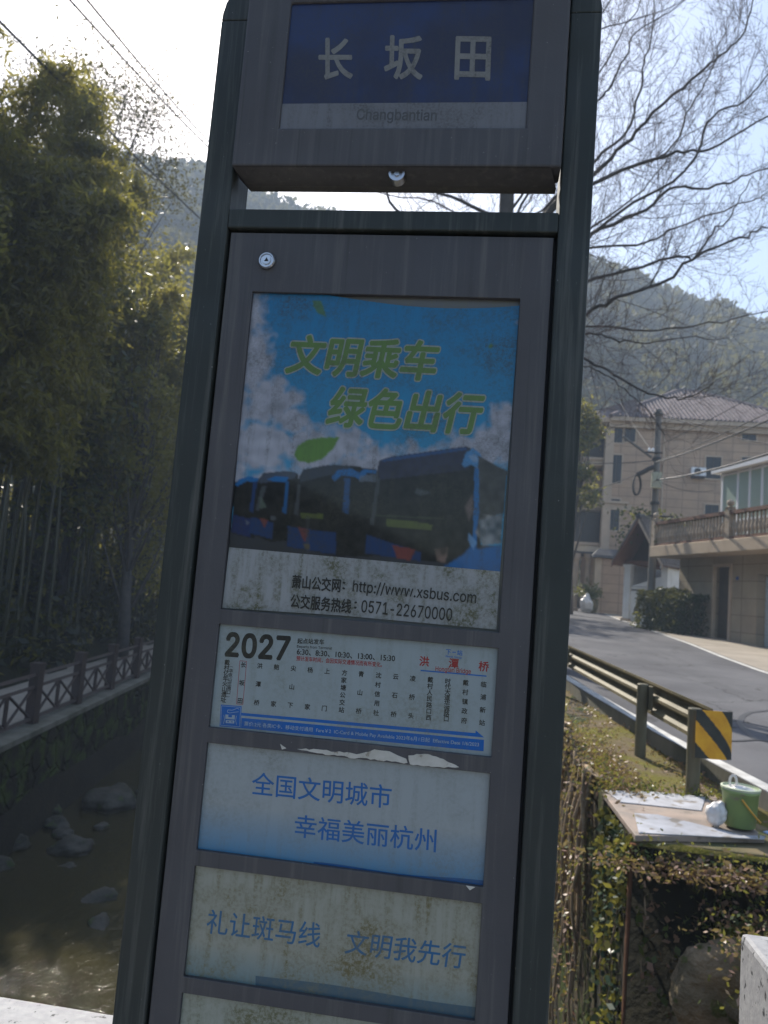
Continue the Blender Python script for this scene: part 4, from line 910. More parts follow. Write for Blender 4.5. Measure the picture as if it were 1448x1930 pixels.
def vwin(x0_, x1_, z0_, z1_, face=VY0):
    k = MB(); 
    for a, b2 in (((x0_-.09, z0_-.09), (x1_+.09, z0_)), ((x0_-.09, z1_), (x1_+.09, z1_+.09)), ((x0_-.09, z0_), (x0_, z1_)), ((x1_, z0_), (x1_+.09, z1_))): k.box((a[0], face-.06, a[1]), (b2[0], face-.003, b2[1]), M['villatrim'])
    k.box(((x0_+x1_)/2-.03, face-.045, z0_), ((x0_+x1_)/2+.03, face-.02, z1_), M['iron'])
    wi = k.build('window', vi); k = MB(); k.box((x0_, face-.018, z0_), (x1_, face-.006, z1_), M['glass']); k.build('pane', wi)
def px_win(l, t, r_, b2): 
    p0, p1 = at_y(l, t, VY0), at_y(r_, b2, VY0); vwin(float(p0[0]), float(p1[0]), float(p1[2]), float(p0[2]))
px_win(1152, 857, 1170, 911); px_win(1149, 940, 1166, 1000); px_win(1331, 861, 1358, 903); px_win(1329, 951, 1354, 975); px_win(1399, 805, 1425, 831); px_win(1398, 862, 1423, 890)
px_win(1153, 799, 1174, 835); px_win(1177, 800, 1197, 833)
# corner pilaster, balcony stack and porch on the road side
k = MB(); k.box((VX0-.25, VY0-.15, 1.0), (VX0+.28, VY0+.5, VE-.4), M['villatrim']); k.build('corner_pilaster', vi)
def balcony(x0_, x1_, y0_, y1_, z_, h=1.0):
    k = MB(); k.box((x0_, y0_, z_-.45), (x1_, y1_, z_), M['cream']); k.box((x0_-.12, y0_-.12, z_-.1), (x1_, y1_, z_+.06), M['villatrim']); bb = k.build('balcony', vi)
    k = MB()
    for t in np.linspace(0, 1, 22): k.box((x0_+(x1_-x0_)*t-.02, y0_+.02, z_+.06), (x0_+(x1_-x0_)*t+.02, y0_+.06, z_+h), M['iron']); k.box((x0_+.02, y0_+(y1_-y0_)*t-.02, z_+.06), (x0_+.06, y0_+(y1_-y0_)*t+.02, z_+h), M['iron'])
    k.box((x0_, y0_, z_+h), (x1_, y0_+.08, z_+h+.08), M['iron']); k.box((x0_, y0_, z_+h), (x0_+.08, y1_, z_+h+.08), M['iron']); k.build('railing', bb)
balcony(5.7, VX0-.26, 50.6, 60, 11.6); balcony(5.35, VX0-.26, 50.6, 60, 5.9, 2.3); balcony(5.7, VX0-.26, 50.6, 60, 8.6)
k = MB(); k.box((5.75, 51.6, 6.0), (VX0-.003, 60, 8.1), M['glass']); k.box((6.0, 51.8, 9), (VX0-.003, 60, 11), M['villa']); k.box((6.0, 51.8, 11.7), (VX0-.003, 60, 13.5), M['glass']); k.build('bay', vi)
k = MB(); k.prism([(5.2, 49.6, 13.75), (VX0+.5, 49.6, 13.95), (VX0+.5, 49.6, 14.25), (5.6, 49.6, 14.05)], (0, 11, 0), M['villatrim']); k.build('side_cornice', vi)
k = MB(); k.prism([(5.3, 49.7, 13.95), (VX0+1.6, 49.7, 14.3), (VX0+1.6, 49.7, 15.6), (7.0, 49.7+1, 14.9)], (0, 10, 0), M['rooftile']); k.build('side_roof', vi)
k = MB(); k.box((5.0, 47.2, 5.1), (VX0-.3, 50.5, 5.42), M['cream']); k.box((5.0, 47.2, 5.0), (VX0-.3, 50.5, 5.1), M['roofdark']); k.build('porch_roof', vi)
for x_ in (5.75, 6.45):
    k = MB(); k.lathe((x_, 47.5, 1.3), [(.24, 0), (.24, .3), (.17, .34), (.155, 3.2), (.25, 3.45), (.28, 3.68), (0, 3.68)], M['villatrim'], 16); k.build('column', vi)
acb = thing('air_conditioner', (12.75, 49.7, 10.2), 'white outdoor air conditioning unit on the villa wall beside a window', 'air conditioner')
p0, p1 = at_y(1303, 881, 49.7), at_y(1330, 898, 49.7)
k = MB(); k.box((p0[0], 49.55, p1[2]), (p1[0], 49.92, p0[2]), M['alu']); k.build('case', acb, bevel=.02)
k = MB(); k.lathe(((p0[0]+p1[0])/2-.08, 49.56, (p0[2]+p1[2])/2), [(.22, 0), (.22, -.03), (.05, -.035), (0, -.035)], M['iron'], 20, 'y'); k.build('fan_grille', acb)
k = MB(); k.box((p0[0]+.05, 49.5, p1[2]-.12), (p1[0]-.05, 49.99, p1[2]-.004), M['iron']); k.build('bracket', acb)

k = MB(); k.tube([(11.2, 49.9, 1.2), (11.2, 49.9, 13.5)], .06, M['villatrim'], 8); k.build('drain_pipe', vi)
# boundary wall of the villa with dark coping
bw = MB(); bw.box((6.95, 46.4, 1.0), (9.4, 46.9, 4.7), M['villa']); bw.box((6.75, 46.35, 1.0), (7.1, 47.1, 4.72), M['cream'])  # cream end block paints the sunlit left face of the wall
o = bw.build('boundary_wall', loc=(8, 46.6, 1)); tag(o, 'tan tiled boundary wall with dark tile coping left of the gatehouse', 'wall')
k = MB(); k.prism([(6.5, 46.0, 4.73), (9.5, 46.0, 4.73), (9.5, 46.65, 5.15), (6.9, 46.65, 5.2)], (0, .05, 0), M['roofdark']); k.box((6.55, 46.1, 4.74), (9.5, 47.2, 4.86), M['roofdark']); k.prism([(6.55, 46.1, 4.87), (6.55, 47.2, 4.87), (6.95, 46.65, 5.3)], (2.9, 0, 0), M['roofdark']); k.build('coping', o)
# white downlit column edge of the next house
nh = MB(); nh.box((3.2, 60, 1.2), (5.6, 70, 10.5), M['white']); nh.box((3.0, 59.8, 10.503), (5.8, 70.2, 10.8), M['villatrim'])
o = nh.build('white_house', loc=(4.4, 64, 1.2)); tag(o, 'pale house glimpsed behind the villa porch beside the sign post', 'house')
# potted plant and white sack in front of the porch
px_, py_ = at_y(1112, 1125, 46)[:2]; pz = g(46)+.1
pt = thing('potted_plant', (6.55, 46.0, pz), 'green plant in a dark pot in front of the villa porch', 'potted plant')
k = MB(); k.lathe((6.55, 46.0, pz), [(.28, 0), (.42, .3), (.48, .8), (.42, .82), (.3, .7), (0, .7)], M['brick'], 18); k.build('pot', pt)
P = np.stack([RNG.normal(6.4, .35, 500), RNG.normal(46, .3, 500), pz+.85+np.abs(RNG.normal(.3, .25, 500))], 1); np_mesh('foliage', leaves(P, .3, .25, -.3), 4, [M['weedleaf']], parent=pt)
o = rock('sack', (6.25, 45.4, pz+.5), (.38, .36, .6), 91, M['bag']); tag(o, 'bulging white sack standing beside the potted plant', 'sack')
# hedge in front of the annex
hq = [AF(1238, 1190, .7)[0], AF(1322, 1190, .7)[0]]
def Apt(u, o_, z): p_ = AL + Aa*u + An*o_; return (float(p_[0]), float(p_[1]), z)
hc = Apt((hq[0]+hq[1])/2, .55, .85)
n = 12000; uu = RNG.uniform(hq[0], hq[1], n); oo = RNG.uniform(-.2, 1.0, n); hz_ = RNG.uniform(0, 1, n)**.8
top_h = 1.72 + .14*np.sin(uu*4) - .35*np.abs((uu-hq[0])/(hq[1]-hq[0])-.45)**2*2
sh = RNG.random(n) < .75; fcs = RNG.integers(0, 3, n)
oo = np.where(sh & (fcs == 0), -.2+RNG.normal(0, .06, n), oo); hz_ = np.where(sh & (fcs == 1), 1-np.abs(RNG.normal(0, .06, n)), hz_)
P = np.array([Apt(u, o_, .85 + h_*t_ - .05) for u, o_, h_, t_ in zip(uu, oo, hz_, top_h)])
o = np_mesh('hedge', leaves(P, .115, .5, .1), 4, [M['hedgeleaf']], loc=hc); tag(o, 'clipped dark green hedge at the foot of the utility pole', 'hedge')
k = MB()
for u in np.linspace(hq[0]+.3, hq[1]-.3, 7): k.tube([Apt(u, .5, .8), Apt(u+.05, .5, 1.5), Apt(u+.2, .4, 2.2)], [.04, .03, .01], M['bark'], 5)
st_ = k.build('stem', o)
n = 170; P = np.array([Apt(u, o_, .85 + h_) for u, o_, h_ in zip(RNG.normal(hq[0]+.5, .2, n), RNG.normal(-.3, .15, n), RNG.uniform(0, .75, n))])
o2 = np_mesh('flowering_shrub', leaves(P, .14, .5), 4, [M['weedleaf'], M['white']], (RNG.random(n) < .25).astype(int), loc=Apt(hq[0]+.25, -.3, .85)); tag(o2, 'small pale flowering shrub at the left end of the hedge', 'shrub')

# ---- utility pole and wires
PXX, PYY = 7.1, 32.0; pz = g(32)
po = thing('utility_pole', (PXX, PYY, pz), 'grey concrete utility pole with cable coil and pale box behind the hedge', 'utility pole')
ptop = float(at_y(1241, 772, PYY)[2])
k = MB(); k.tube([(PXX, PYY, pz), (PXX, PYY, ptop)], [.17, .125], M['pole'], 14); k.build('pole', po, smooth=False)
def pp(px, py, dy=0): q_ = at_y(px, py, PYY+dy); return tuple(float(c_) for c_ in q_)
k = MB(); q_ = pp(1237, 905, -.25); k.box((q_[0]-.2, PYY-.42, q_[2]-.35), (q_[0]+.2, PYY-.19, q_[2]+.32), mat('pale_junction_box', (.40, .40, .30), (.32, .32, .25), 4)); k.build('junction_box', po, bevel=.03)
k = MB(); a = pp(1174, 822, -.2); b_ = pp(1228, 862, -.1); k.tube([a, b_], .05, M['pole'], 6); k.build('bracket_arm', po)
k = MB()
for j in range(5): k.tube([(pp(1201, 915, -.2)[0]+.16*math.cos(t), PYY-.2+.03*j, pp(1201, 915)[2]+.42*math.sin(t)) for t in np.linspace(0, 2*PI, 20)], .035, M['cable'], 5)
k.tube([pp(1201, 895, -.2), pp(1212, 890, -.2), pp(1222, 884, -.2), pp(1233, 880, -.2)], .10, M['cable'], 7); k.build('cable_coil', po)
k = MB()
for z_ in (ptop-.25, ptop-2.2, ptop-3.2, ptop-4.1):
    kc = MB(); kc.lathe((PXX, PYY, z_), [(.19, 0), (.19, .12), (0, .12)], M['iron'], 12); kc.build('clamp', po)
k.tube([(PXX-.3, PYY-.15, ptop-4.6), (PXX+.75, PYY-.15, ptop-4.6)], .035, M['iron'], 6); k.tube([(PXX-.5, PYY-.15, ptop-1.9), (PXX+.2, PYY-.15, ptop-1.9)], .035, M['iron'], 6)
for x_ in (-.35, -.2): k.lathe((PXX+x_, PYY-.15, ptop-1.87), [(.05, 0), (.07, .08), (.03, .16), (0, .17)], M['alu'], 10)
k.build('crossarm', po)
def wire(a, b, sag, r_, m, lb, grp, n=26):
    k = MB(); A, B = np.array(a), np.array(b)
    k.tube([A*(1-t)+B*t - np.array([0, 0, sag*4*t*(1-t)]) for t in np.linspace(0, 1, n)], r_, m, 5)
    tag(k.build('overhead_wire', loc=a), lb, 'wire', grp)
wires = [((1233, 872), (1500, 768), 19, .3, .03, 'greycable', 'upper thick grey cable bundle from the utility pole past the villa roof eave'), ((1235, 905), (1500, 838), 19, .35, .034, 'greycable', 'lower thick grey cable bundle from the utility pole past the air conditioner'),
         ((1243, 776), (1500, 845), 24, .5, .014, 'cable', None), ((1243, 785), (1500, 812), 24, .35, .012, 'cable', None), ((1236, 842), (1500, 700), 22, .2, .014, 'cable', None), ((1240, 868), (1500, 752), 20, .2, .018, 'greycable', None),
         ((1238, 905), (1345, 925), 31, .5, .012, 'cable', None), ((1232, 868), (1060, 872), 34, .2, .018, 'greycable', None), ((1233, 880), (1060, 940), 36, .3, .02, 'cable', None), ((1236, 860), (1170, 760), 40, .2, .012, 'cable', None)]
for a, b, Yb, sag, r_, m, lb in wires:
    wire(pp(*a, -.2), tuple(float(c_) for c_ in at_y(*b, Yb)), sag*.4, r_, M[m], lb or 'thin dark service wire strung from the utility pole', 'wires from the utility pole')
for (p0, Y0_), (p1, Y1_), lb in ((((-70, -30), 12), ((395, 425), 30), 'thick overhead wire crossing in front of the leafy tree at upper left'), (((105, -30), 12), ((402, 283), 26), 'left wire of the close parallel pair against the white sky'), (((140, -30), 12), ((398, 268), 26), 'right wire of the close parallel pair against the white sky')):
    A = np.array(at_y(*p0, Y0_)); B = np.array(at_y(*p1, Y1_)); B2 = A + (B-A)*1.25
    wire(tuple(A), tuple(B2), .12, .026 if 'pair' in lb else .034, M['cable'], lb, 'wires over the stream')

# ================================================================== VEGETATION
def curve_pts(ctrl, n=10):
    P = [np.array(c_, float) for c_ in ctrl]; out = []
    for i in range(len(P)-1):
        p0, p1, p2, p3 = P[max(i-1, 0)], P[i], P[i+1], P[min(i+2, len(P)-1)]
        for t in np.linspace(0, 1, n, endpoint=False):
            out.append(.5*((2*p1)+(-p0+p2)*t+(2*p0-5*p1+4*p2-p3)*t*t+(-p0+3*p1-3*p2+p3)*t**3))
    out.append(P[-1]); return out
# ---- bare tree behind the sign
bt = thing('bare_tree', (.95, 15, g(15)), 'large leafless tree with fine twigs spreading to the right from behind the sign', 'tree')
TY = 15.0
def tp(px, py, dy=0): return np.array(at_y(px, py, TY+dy))
tr_pts = [np.array([.95, 15, g(15)-.1]), np.array([.75, 15, 3.2]), tp(938, 700), tp(948, 540), tp(955, 380), tp(958, 200), tp(950, 0), tp(948, -220), tp(955, -420)]
k = MB(); cp_ = curve_pts(tr_pts, 6); k.tube(cp_, list(np.linspace(.27, .05, len(cp_))), M['bark'], 10); k.build('trunk', bt, smooth=True)
rt_ = random.Random(11); nr = np.random.default_rng(5)
def twigs(mb, pts, r0, level, up=.35):
    L = sum(np.linalg.norm(pts[i+1]-pts[i]) for i in range(len(pts)-1))
    if level == 0: return
    step = {3: .31, 2: .22, 1: .18}[level]; n = int(L/step)
    for i in range(n):
        t = rt_.uniform(.12, 1.0); f_ = t*(len(pts)-1); j = min(int(f_), len(pts)-2); p_ = pts[j]+(pts[j+1]-pts[j])*(f_-j)
        d_ = pts[j+1]-pts[j]; d_ /= np.linalg.norm(d_)+1e-9
        q_ = nr.normal(size=3); q_[2] += up*1.2; q_ -= d_*(q_ @ d_)*.9; q_ /= np.linalg.norm(q_)
        nd = d_*.75 + q_*.75; nd /= np.linalg.norm(nd)
        ln = {3: rt_.uniform(.9, 2.1), 2: rt_.uniform(.4, 1.0), 1: rt_.uniform(.18, .45)}[level]*(1-.45*t)
        bend = nr.normal(size=3)*.18; bend[2] += .12
        m_ = 5 if level > 1 else 3
        cp = [p_ + nd*ln*s_ + bend*ln*s_*s_ for s_ in np.linspace(0, 1, m_)]
        rr_ = r0*(1-t*.7)*{3: .5, 2: .55, 1: .6}[level]
        rr_ = max(rr_*.85, .0032)
        mb.tube(cp, list(np.linspace(rr_, max(.0028, rr_*.35), m_)), M['twig'] if level < 3 else M['bark'], 4 if level > 1 else 3, cap=False)
        twigs(mb, cp, rr_, level-1, up)
limbs = [
 ([(944, 560), (1040, 400), (1119, 347), (1257, 291), (1336, 280), (1446, 220), (1520, 170)], .075, 0), ([(936, 700), (1030, 510), (1113, 441), (1217, 394), (1261, 356), (1336, 354), (1399, 333), (1446, 315), (1530, 280)], .075, 1),
 ([(938, 690), (1030, 480), (1111, 465), (1217, 457), (1273, 429), (1414, 378), (1446, 364), (1520, 330)], .055, 2.2), ([(932, 800), (1020, 580), (1107, 532), (1194, 506), (1277, 484), (1308, 486), (1345, 440), (1383, 394), (1420, 330)], .06, -.6),
 ([(930, 840), (1020, 640), (1103, 591), (1170, 559), (1257, 528), (1316, 482), (1407, 445), (1448, 425), (1540, 390)], .07, -1.4), ([(928, 860), (1010, 640), (1101, 616), (1217, 622), (1336, 610), (1446, 587), (1530, 560)], .05, 1.2),
 ([(926, 880), (1010, 650), (1099, 630), (1131, 632), (1198, 646), (1312, 636), (1380, 640)], .045, -.8), ([(926, 900), (1010, 690), (1097, 677), (1158, 705), (1210, 736), (1273, 752), (1310, 745), (1345, 725)], .05, -2), ([(926, 900), (1020, 700), (1100, 690), (1150, 712), (1195, 750), (1240, 800), (1262, 835)], .03, -1),
 ([(944, 540), (1040, 390), (1119, 327), (1190, 260), (1217, 228), (1304, 150), (1347, 114), (1395, 71), (1414, 20), (1440, -60)], .07, -.5), ([(945, 520), (1040, 380), (1123, 299), (1178, 252), (1210, 157), (1211, 126), (1225, 80), (1235, 10), (1240, -70)], .06, 1.4),
 ([(950, 420), (1040, 270), (1131, 136), (1170, 67), (1206, 8), (1225, -60)], .045, .6), ([(944, 560), (1100, 360), (1253, 291), (1296, 213), (1328, 157), (1355, 90), (1380, 20), (1395, -50)], .045, 2), ([(938, 680), (1120, 440), (1292, 319), (1343, 217), (1403, 193), (1446, 142), (1520, 90)], .05, -1.6),
 ([(936, 700), (1060, 480), (1113, 430), (1178, 386), (1221, 346), (1296, 252), (1370, 230), (1450, 200)], .045, 2.6), ([(948, 460), (1060, 260), (1128, 190), (1150, 160), (1185, 100), (1200, 60), (1280, 10), (1340, -50)], .04, -2),
 ([(952, 330), (1020, 180), (1130, 30), (1170, -30), (1200, -100)], .05, .8), ([(952, 300), (1040, 140), (1120, 60), (1250, 20), (1350, -40)], .04, 2.4),
 ([(950, 420), (870, 380), (760, 330), (650, 300), (520, 220)], .06, .5), ([(946, 520), (840, 440), (745, 395), (725, 350), (690, 250), (640, 120)], .06, -.6), ([(954, 360), (1000, 330), (1060, 240), (1080, 160)], .04, -.4), ([(944, 560), (900, 470), (840, 390), (700, 360), (600, 330)], .045, 1.5), ([(952, 420), (985, 395), (1010, 360), (1040, 300)], .035, .3), ([(950, 440), (1000, 410), (1050, 370), (1090, 345)], .05, -.2)]
for ctrl, r0, dy in limbs:
    n = len(ctrl); C_ = [tp(*c_, dy*(i/(n-1))**1.0*1.6) for i, c_ in enumerate(ctrl)]
    pts = curve_pts(C_, 5); k = MB(); pts = [p_ + nr.normal(size=3)*.02 for p_ in pts]
    k.tube(pts, list(np.linspace(r0*.78, r0*.14, len(pts))), M['bark'], 6); twigs(k, pts, r0*.5, 3); k.build('branch', bt, smooth=True)

# ---- bamboo grove on the far bank: variants shared by every plant
def bamboo_proto(name, L, lean, seed):
    q_ = np.random.default_rng(seed); root = thing(name, (0, 0, 0), 'slender bamboo with arching leafy top in the grove beyond the far fence', 'bamboo', 'bamboos of the grove')
    def at(t): return np.array([lean[0]*t**2.4, lean[1]*t**2.4, L*(t - .10*t**4)])
    k = MB(); T_ = np.linspace(0, 1, 26); k.tube([at(t) for t in T_], [.058*(1-.85*t) for t in T_], M['culm'], 7)
    for t in T_[1:18]: k.lathe(tuple(at(t)), [(.058*(1-.85*t)+.006, -.012), (.058*(1-.85*t)+.008, .0), (.058*(1-.85*t)+.002, .012)], M['culm'], 7)
    k.build('culm', root, smooth=True)
    P = []
    for t in np.linspace(.44, 1, 50):
        c_ = at(t); nb_ = 4
        for _ in range(nb_):
            a_ = q_.uniform(0, 6.28); R_ = (1.35*(1-.55*t)+.2)*q_.uniform(.5, 1.1)
            for s_ in np.linspace(.25, 1, 6):
                e = c_ + np.array([math.cos(a_)*R_*s_, math.sin(a_)*R_*s_, .35*s_*R_ - .55*s_*s_*R_])
                P.append(e + q_.normal(size=(6, 3))*.09)
    P = np.concatenate(P); np_mesh('foliage', leaves(P, .27, .19, .8), 4, [M['bamboo'], M['yellowleaf']], (q_.random(len(P)) < .35).astype(int), parent=root)
    return root
protos = [bamboo_proto('bamboo', L, ln, 60+i) for i, (L, ln) in enumerate(((15.0, (2.2, .5)), (16.5, (-1.4, -1.8)), (14.0, (1.6, -2.0)), (17.0, (2.8, -.4)), (14.5, (-.8, 2.0)), (12.0, (1.9, -1.2))))]
used = [False]*6
def gl(x, y): return hill_left(xL(y)-x)
nb = 0; rb = random.Random(21)
spots = []
tries = 0
while len(spots) < 190 and tries < 9000:
    tries += 1
    y = rb.uniform(9, 46); dd = 3.2 + rb.random()**1.7*14; x = xL(y)-dd
    az = math.degrees(math.atan2(x-CAM[0], y-CAM[1]))
    if not (-42 < az < -17.5): continue
    if min([9] + [(x-a)**2+(y-b2)**2 for a, b2, _ in spots]) < .35: continue
    spots.append((x, y, az))
for x, y, az in spots:
    i = rb.randrange(6); root = protos[i] if not used[i] else copy_tree(protos[i]); used[i] = True
    s_ = rb.uniform(.85, 1.15) * (1.0 if az < -24 else .9); root.location = (x, y, gl(x, y)-.1); root.rotation_euler = (0, 0, rb.uniform(0, 6.28)); root.scale = (s_, s_, s_)
for i in range(6):
    if not used[i]: protos[i].location = (-30, 40, 8)

def tree(name, base, H, R, nl, ls, lm, label, seed, cat='tree', group=None, crown=(.35, 1.0), aspect=.45, clumps=26, mi2=None, lean=(0, 0)):
    q_ = np.random.default_rng(seed); root = thing(name, base, label, cat, group); bx_, by_, bz_ = base
    k = MB(); top = np.array([bx_+lean[0], by_+lean[1], bz_+H*.8]); b0 = np.array([bx_, by_, bz_-.1])
    T_ = [b0*(1-t)+top*t+np.array([math.sin(t*5+seed)*.12, math.cos(t*4+seed)*.12, 0]) for t in np.linspace(0, 1, 8)]
    k.tube(T_, list(np.linspace(H*.018, H*.004, 8)), M['bark'], 8)
    cen = []
    for _ in range(clumps):
        t = q_.uniform(*crown); a_ = q_.uniform(0, 6.28); rr_ = R*math.sin(min(1, (1.08-t)/(1.08-crown[0]))*PI*.62)*q_.uniform(.35, 1.05)
        c_ = np.array([bx_+lean[0]*t+math.cos(a_)*rr_, by_+lean[1]*t+math.sin(a_)*rr_, bz_+H*t]); cen.append(c_)
        st__ = T_[min(7, int(max(.15, t-.2)*8))]; mid = (st__+c_)/2 + q_.normal(size=3)*.15; k.tube([st__, mid, c_], [min(.06, H*.005), min(.035, H*.003), .008], M['bark'], 5)
    for c_ in cen:
        for _ in range(6): e_ = c_ + q_.normal(size=3)*R*.3; k.tube([c_, (c_+e_)/2+q_.normal(size=3)*.06, e_], [.012, .009, .005], M['bark'], 3, cap=False)
    k.build('trunk', root, smooth=True)
    per = nl//clumps; P = np.concatenate([c_ + q_.normal(size=(per, 3))*np.array([1, 1, .7])*R*.21 for c_ in cen])
    np_mesh('crown', leaves(P, ls, aspect, .2), 4, [lm] + ([mi2] if mi2 else []), (q_.random(len(P)) < .3).astype(int) if mi2 else None, parent=root)
    return root
def gt(x, y): return (x, y, gl(x, y))
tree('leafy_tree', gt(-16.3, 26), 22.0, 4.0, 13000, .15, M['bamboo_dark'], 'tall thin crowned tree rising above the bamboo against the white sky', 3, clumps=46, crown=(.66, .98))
tree('leafy_tree', gt(-15.3, 16.0), 14.5, 2.6, 5200, .24, M['broadleaf'], 'dense dark leaved tree at the left edge behind the bamboo', 4, crown=(.3, 1.0))
tree('leafy_tree', gt(-11.5, 12.0), 10.8, 1.5, 3600, .2, M['yellowleaf'], 'small sunlit yellow green tree at the left edge in front of the bamboo', 5, crown=(.6, 1.0), clumps=18)
tree('leafy_tree', gt(-14.5, 24), 13.0, 3.4, 6500, .3, M['broadleaf'], 'broad dark tree deep inside the bamboo grove', 6, crown=(.2, 1.0), mi2=M['yellowleaf'])
tree('leafy_tree', gt(-15.0, 30), 17.0, 3.2, 7000, .26, M['yellowleaf'], 'broad yellowish tree on the slope beside the sign post', 7, crown=(.15, 1.0), clumps=34, mi2=M['yellowleaf'])
tree('leafy_tree', gt(-12.0, 24), 12.0, 2.0, 6000, .2, M['yellowleaf'], 'bright yellow green tree low beside the sign post', 8, crown=(.2, 1.0), clumps=30)
tree('roadside_tree', (4.75, 41, g(41)), 11.3, 1.35, 4600, .26, M['broadleaf'], 'green leafy tree between the sign post and the villa balconies', 9, crown=(.55, 1.0), clumps=24, mi2=M['yellowleaf'], lean=(.2, 0))
tree('leafy_tree', (-2.6, 37, g(37)), 12.5, 3.2, 4200, .3, M['broadleaf'], 'leafy tree beyond the stream bend hidden behind the sign', 12, crown=(.35, 1.0))
tree('leafy_tree', (-.9, 43, g(43)), 13, 3.2, 4200, .3, M['broadleaf'], 'taller leafy tree at the far roadside hidden behind the sign', 13, crown=(.35, 1.0))
# understory under the grove and along the path
n = 26000; y = RNG.uniform(4, 50, n); dd = 2.7 + RNG.random(n)**1.2*20; x = np.array([xL(a) for a in y]) - dd
hz_ = np.array([hill_left(d_) for d_ in dd]); clump = np.sin(x*1.7+y)*np.cos(y*1.3-x*.6)
z = hz_ + RNG.random(n)**1.5*(1.3+.9*clump) 
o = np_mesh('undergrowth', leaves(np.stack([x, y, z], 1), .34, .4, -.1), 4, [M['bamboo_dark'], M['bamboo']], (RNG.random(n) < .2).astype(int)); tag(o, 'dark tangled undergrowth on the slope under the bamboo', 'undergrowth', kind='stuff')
# weeds and dry leaves on the near bank
def scatter(n, zf, box_, spread=.03):
    x = RNG.uniform(box_[0], box_[1], n); y = RNG.uniform(box_[2], box_[3], n); return np.stack([x, y, np.array([zf(a, b2) for a, b2 in zip(x, y)]) + RNG.random(n)*spread], 1)
clus = lambda c_, s_, n, zf: (lambda x, y: np.stack([x, y, np.array([zf(b2) for b2 in y]) + np.abs(RNG.normal(0, s_[2], n))], 1))(RNG.normal(c_[0], s_[0], n), RNG.normal(c_[1], s_[1], n))
gz_ = lambda y: g(y)-.05
W = [clus((1.42, 6.0), (.09, .4), 1, gz_) if False else clus((1.42, 6.05, 0), (.10, .35, .06), 420, gz_), clus((1.40, 5.45, 0), (.06, .08, .07), 160, gz_), clus((1.62, 5.5, 0), (.12, .07, .05), 240, gz_), clus((1.95, 5.5, 0), (.2, .06, .04), 260, gz_), clus((2.2, 5.6, 0), (.12, .1, .06), 160, gz_), clus((1.5, 7.6, 0), (.12, .6, .05), 160, gz_)]
W += [clus((2.1, 4.08, 0), (.45, .06, .05), 420, lambda y: -.04), clus((1.62, 4.1, 0), (.2, .05, .06), 160, lambda y: -.1), clus((1.95, 3.7, 0), (.14, .2, .08), 260, lambda y: -.32), clus((1.9, 3.0, 0), (.15, .3, .08), 200, lambda y: -.4), clus((1.72, 4.25, 0), (.08, .1, .12), 200, lambda y: -.75)]
W += [clus((1.92, 3.9, -.2), (.13, .16, .2), 260, lambda y: -.45), clus((2.05, 3.2, -.2), (.14, .4, .1), 300, lambda y: -.22), clus((1.4, 4.17, 0), (.1, .03, .1), 160, lambda y: -.05), clus((1.8, 4.12, 0), (.4, .04, .1), 420, lambda y: -.12)]
W = np.concatenate(W); o = np_mesh('weeds', leaves(np.repeat(W, 1, 0)+RNG.normal(0, .03, (len(W), 3))*np.array([1, 1, .4]), .034, .55, -.2), 4, [M['weedleaf']]); tag(o, 'low green weeds on the near bank', 'weeds', kind='stuff')
Dl = np.concatenate([clus((1.5, 6.6, 0), (.12, .55, .03), 520, gz_), clus((1.48, 5.75, 0), (.12, .3, .05), 500, gz_), clus((1.75, 8.6, 0), (.2, 1.0, .02), 260, gz_), clus((1.9, 4.05, 0), (.4, .09, .04), 900, lambda y: -.06), clus((2.0, 3.4, 0), (.2, .4, .04), 320, lambda y: -.25), clus((2.2, 6.6, 0), (.12, .7, .015), 160, gz_)])
o = np_mesh('dry_leaves', leaves(np.repeat(Dl, 2, 0)+RNG.normal(0, .04, (2*len(Dl), 3))*np.array([1, 1, .2]), .042, .45, 0, .5), 4, [M['dryleaf']]); tag(o, 'reddish brown dry leaves littering the near bank', 'dry leaves', kind='stuff')
# creepers matted over the masonry block: on its stream side and its front
def creeper(P, label, loc, size, mats, share):
    k = MB(); root = thing('climbing_plant', loc, label, 'creeper', 'creepers on the masonry block')
    for _ in range(9):
        a = P[RNG.integers(len(P))]; pts = [a]
        for j in range(5):
            nx = P[np.argsort(((P - (pts[-1] + np.array([0, 0, -.18])))**2).sum(1))[:6]]; pts.append(nx[RNG.integers(len(nx))])
        k.tube(pts, .006, M['vine'], 4)
    k.build('stem', root); np_mesh('foliage', leaves(P, size, .7, .5), 4, mats, (RNG.random(len(P)) < share).astype(int), parent=root)
n = 2600; zz_ = .05 - 2.6*RNG.random(n)**1.5; yy_ = RNG.uniform(4.2, 5.35, n); k_ = np.sin(yy_*9+zz_*3) + np.sin(zz_*5-yy_*4) > -.9
P = np.stack([1.325-np.abs(RNG.normal(.02, .03, n)), yy_, zz_], 1)[k_]; creeper(P, 'dark green creeper matted over the stream side of the masonry block', (1.32, 4.8, .05), RNG.uniform(.03, .075, len(P)), [M['hedgeleaf'], M['broadleaf']], .35)
n = 2000; zz_ = .06 - 1.9*RNG.random(n)**1.4; xx_ = RNG.uniform(1.36, 2.1, n); k_ = np.sin(xx_*11+zz_*4) + np.sin(zz_*6-xx_*5) > -.35
P = np.stack([xx_, 4.185-np.abs(RNG.normal(.02, .03, n)), zz_], 1)[k_]; creeper(P, 'brown and green creeper hanging down the front of the masonry block', (1.7, 4.18, .06), RNG.uniform(.03, .07, len(P)), [M['weedleaf'], M['dryleaf']], .4)
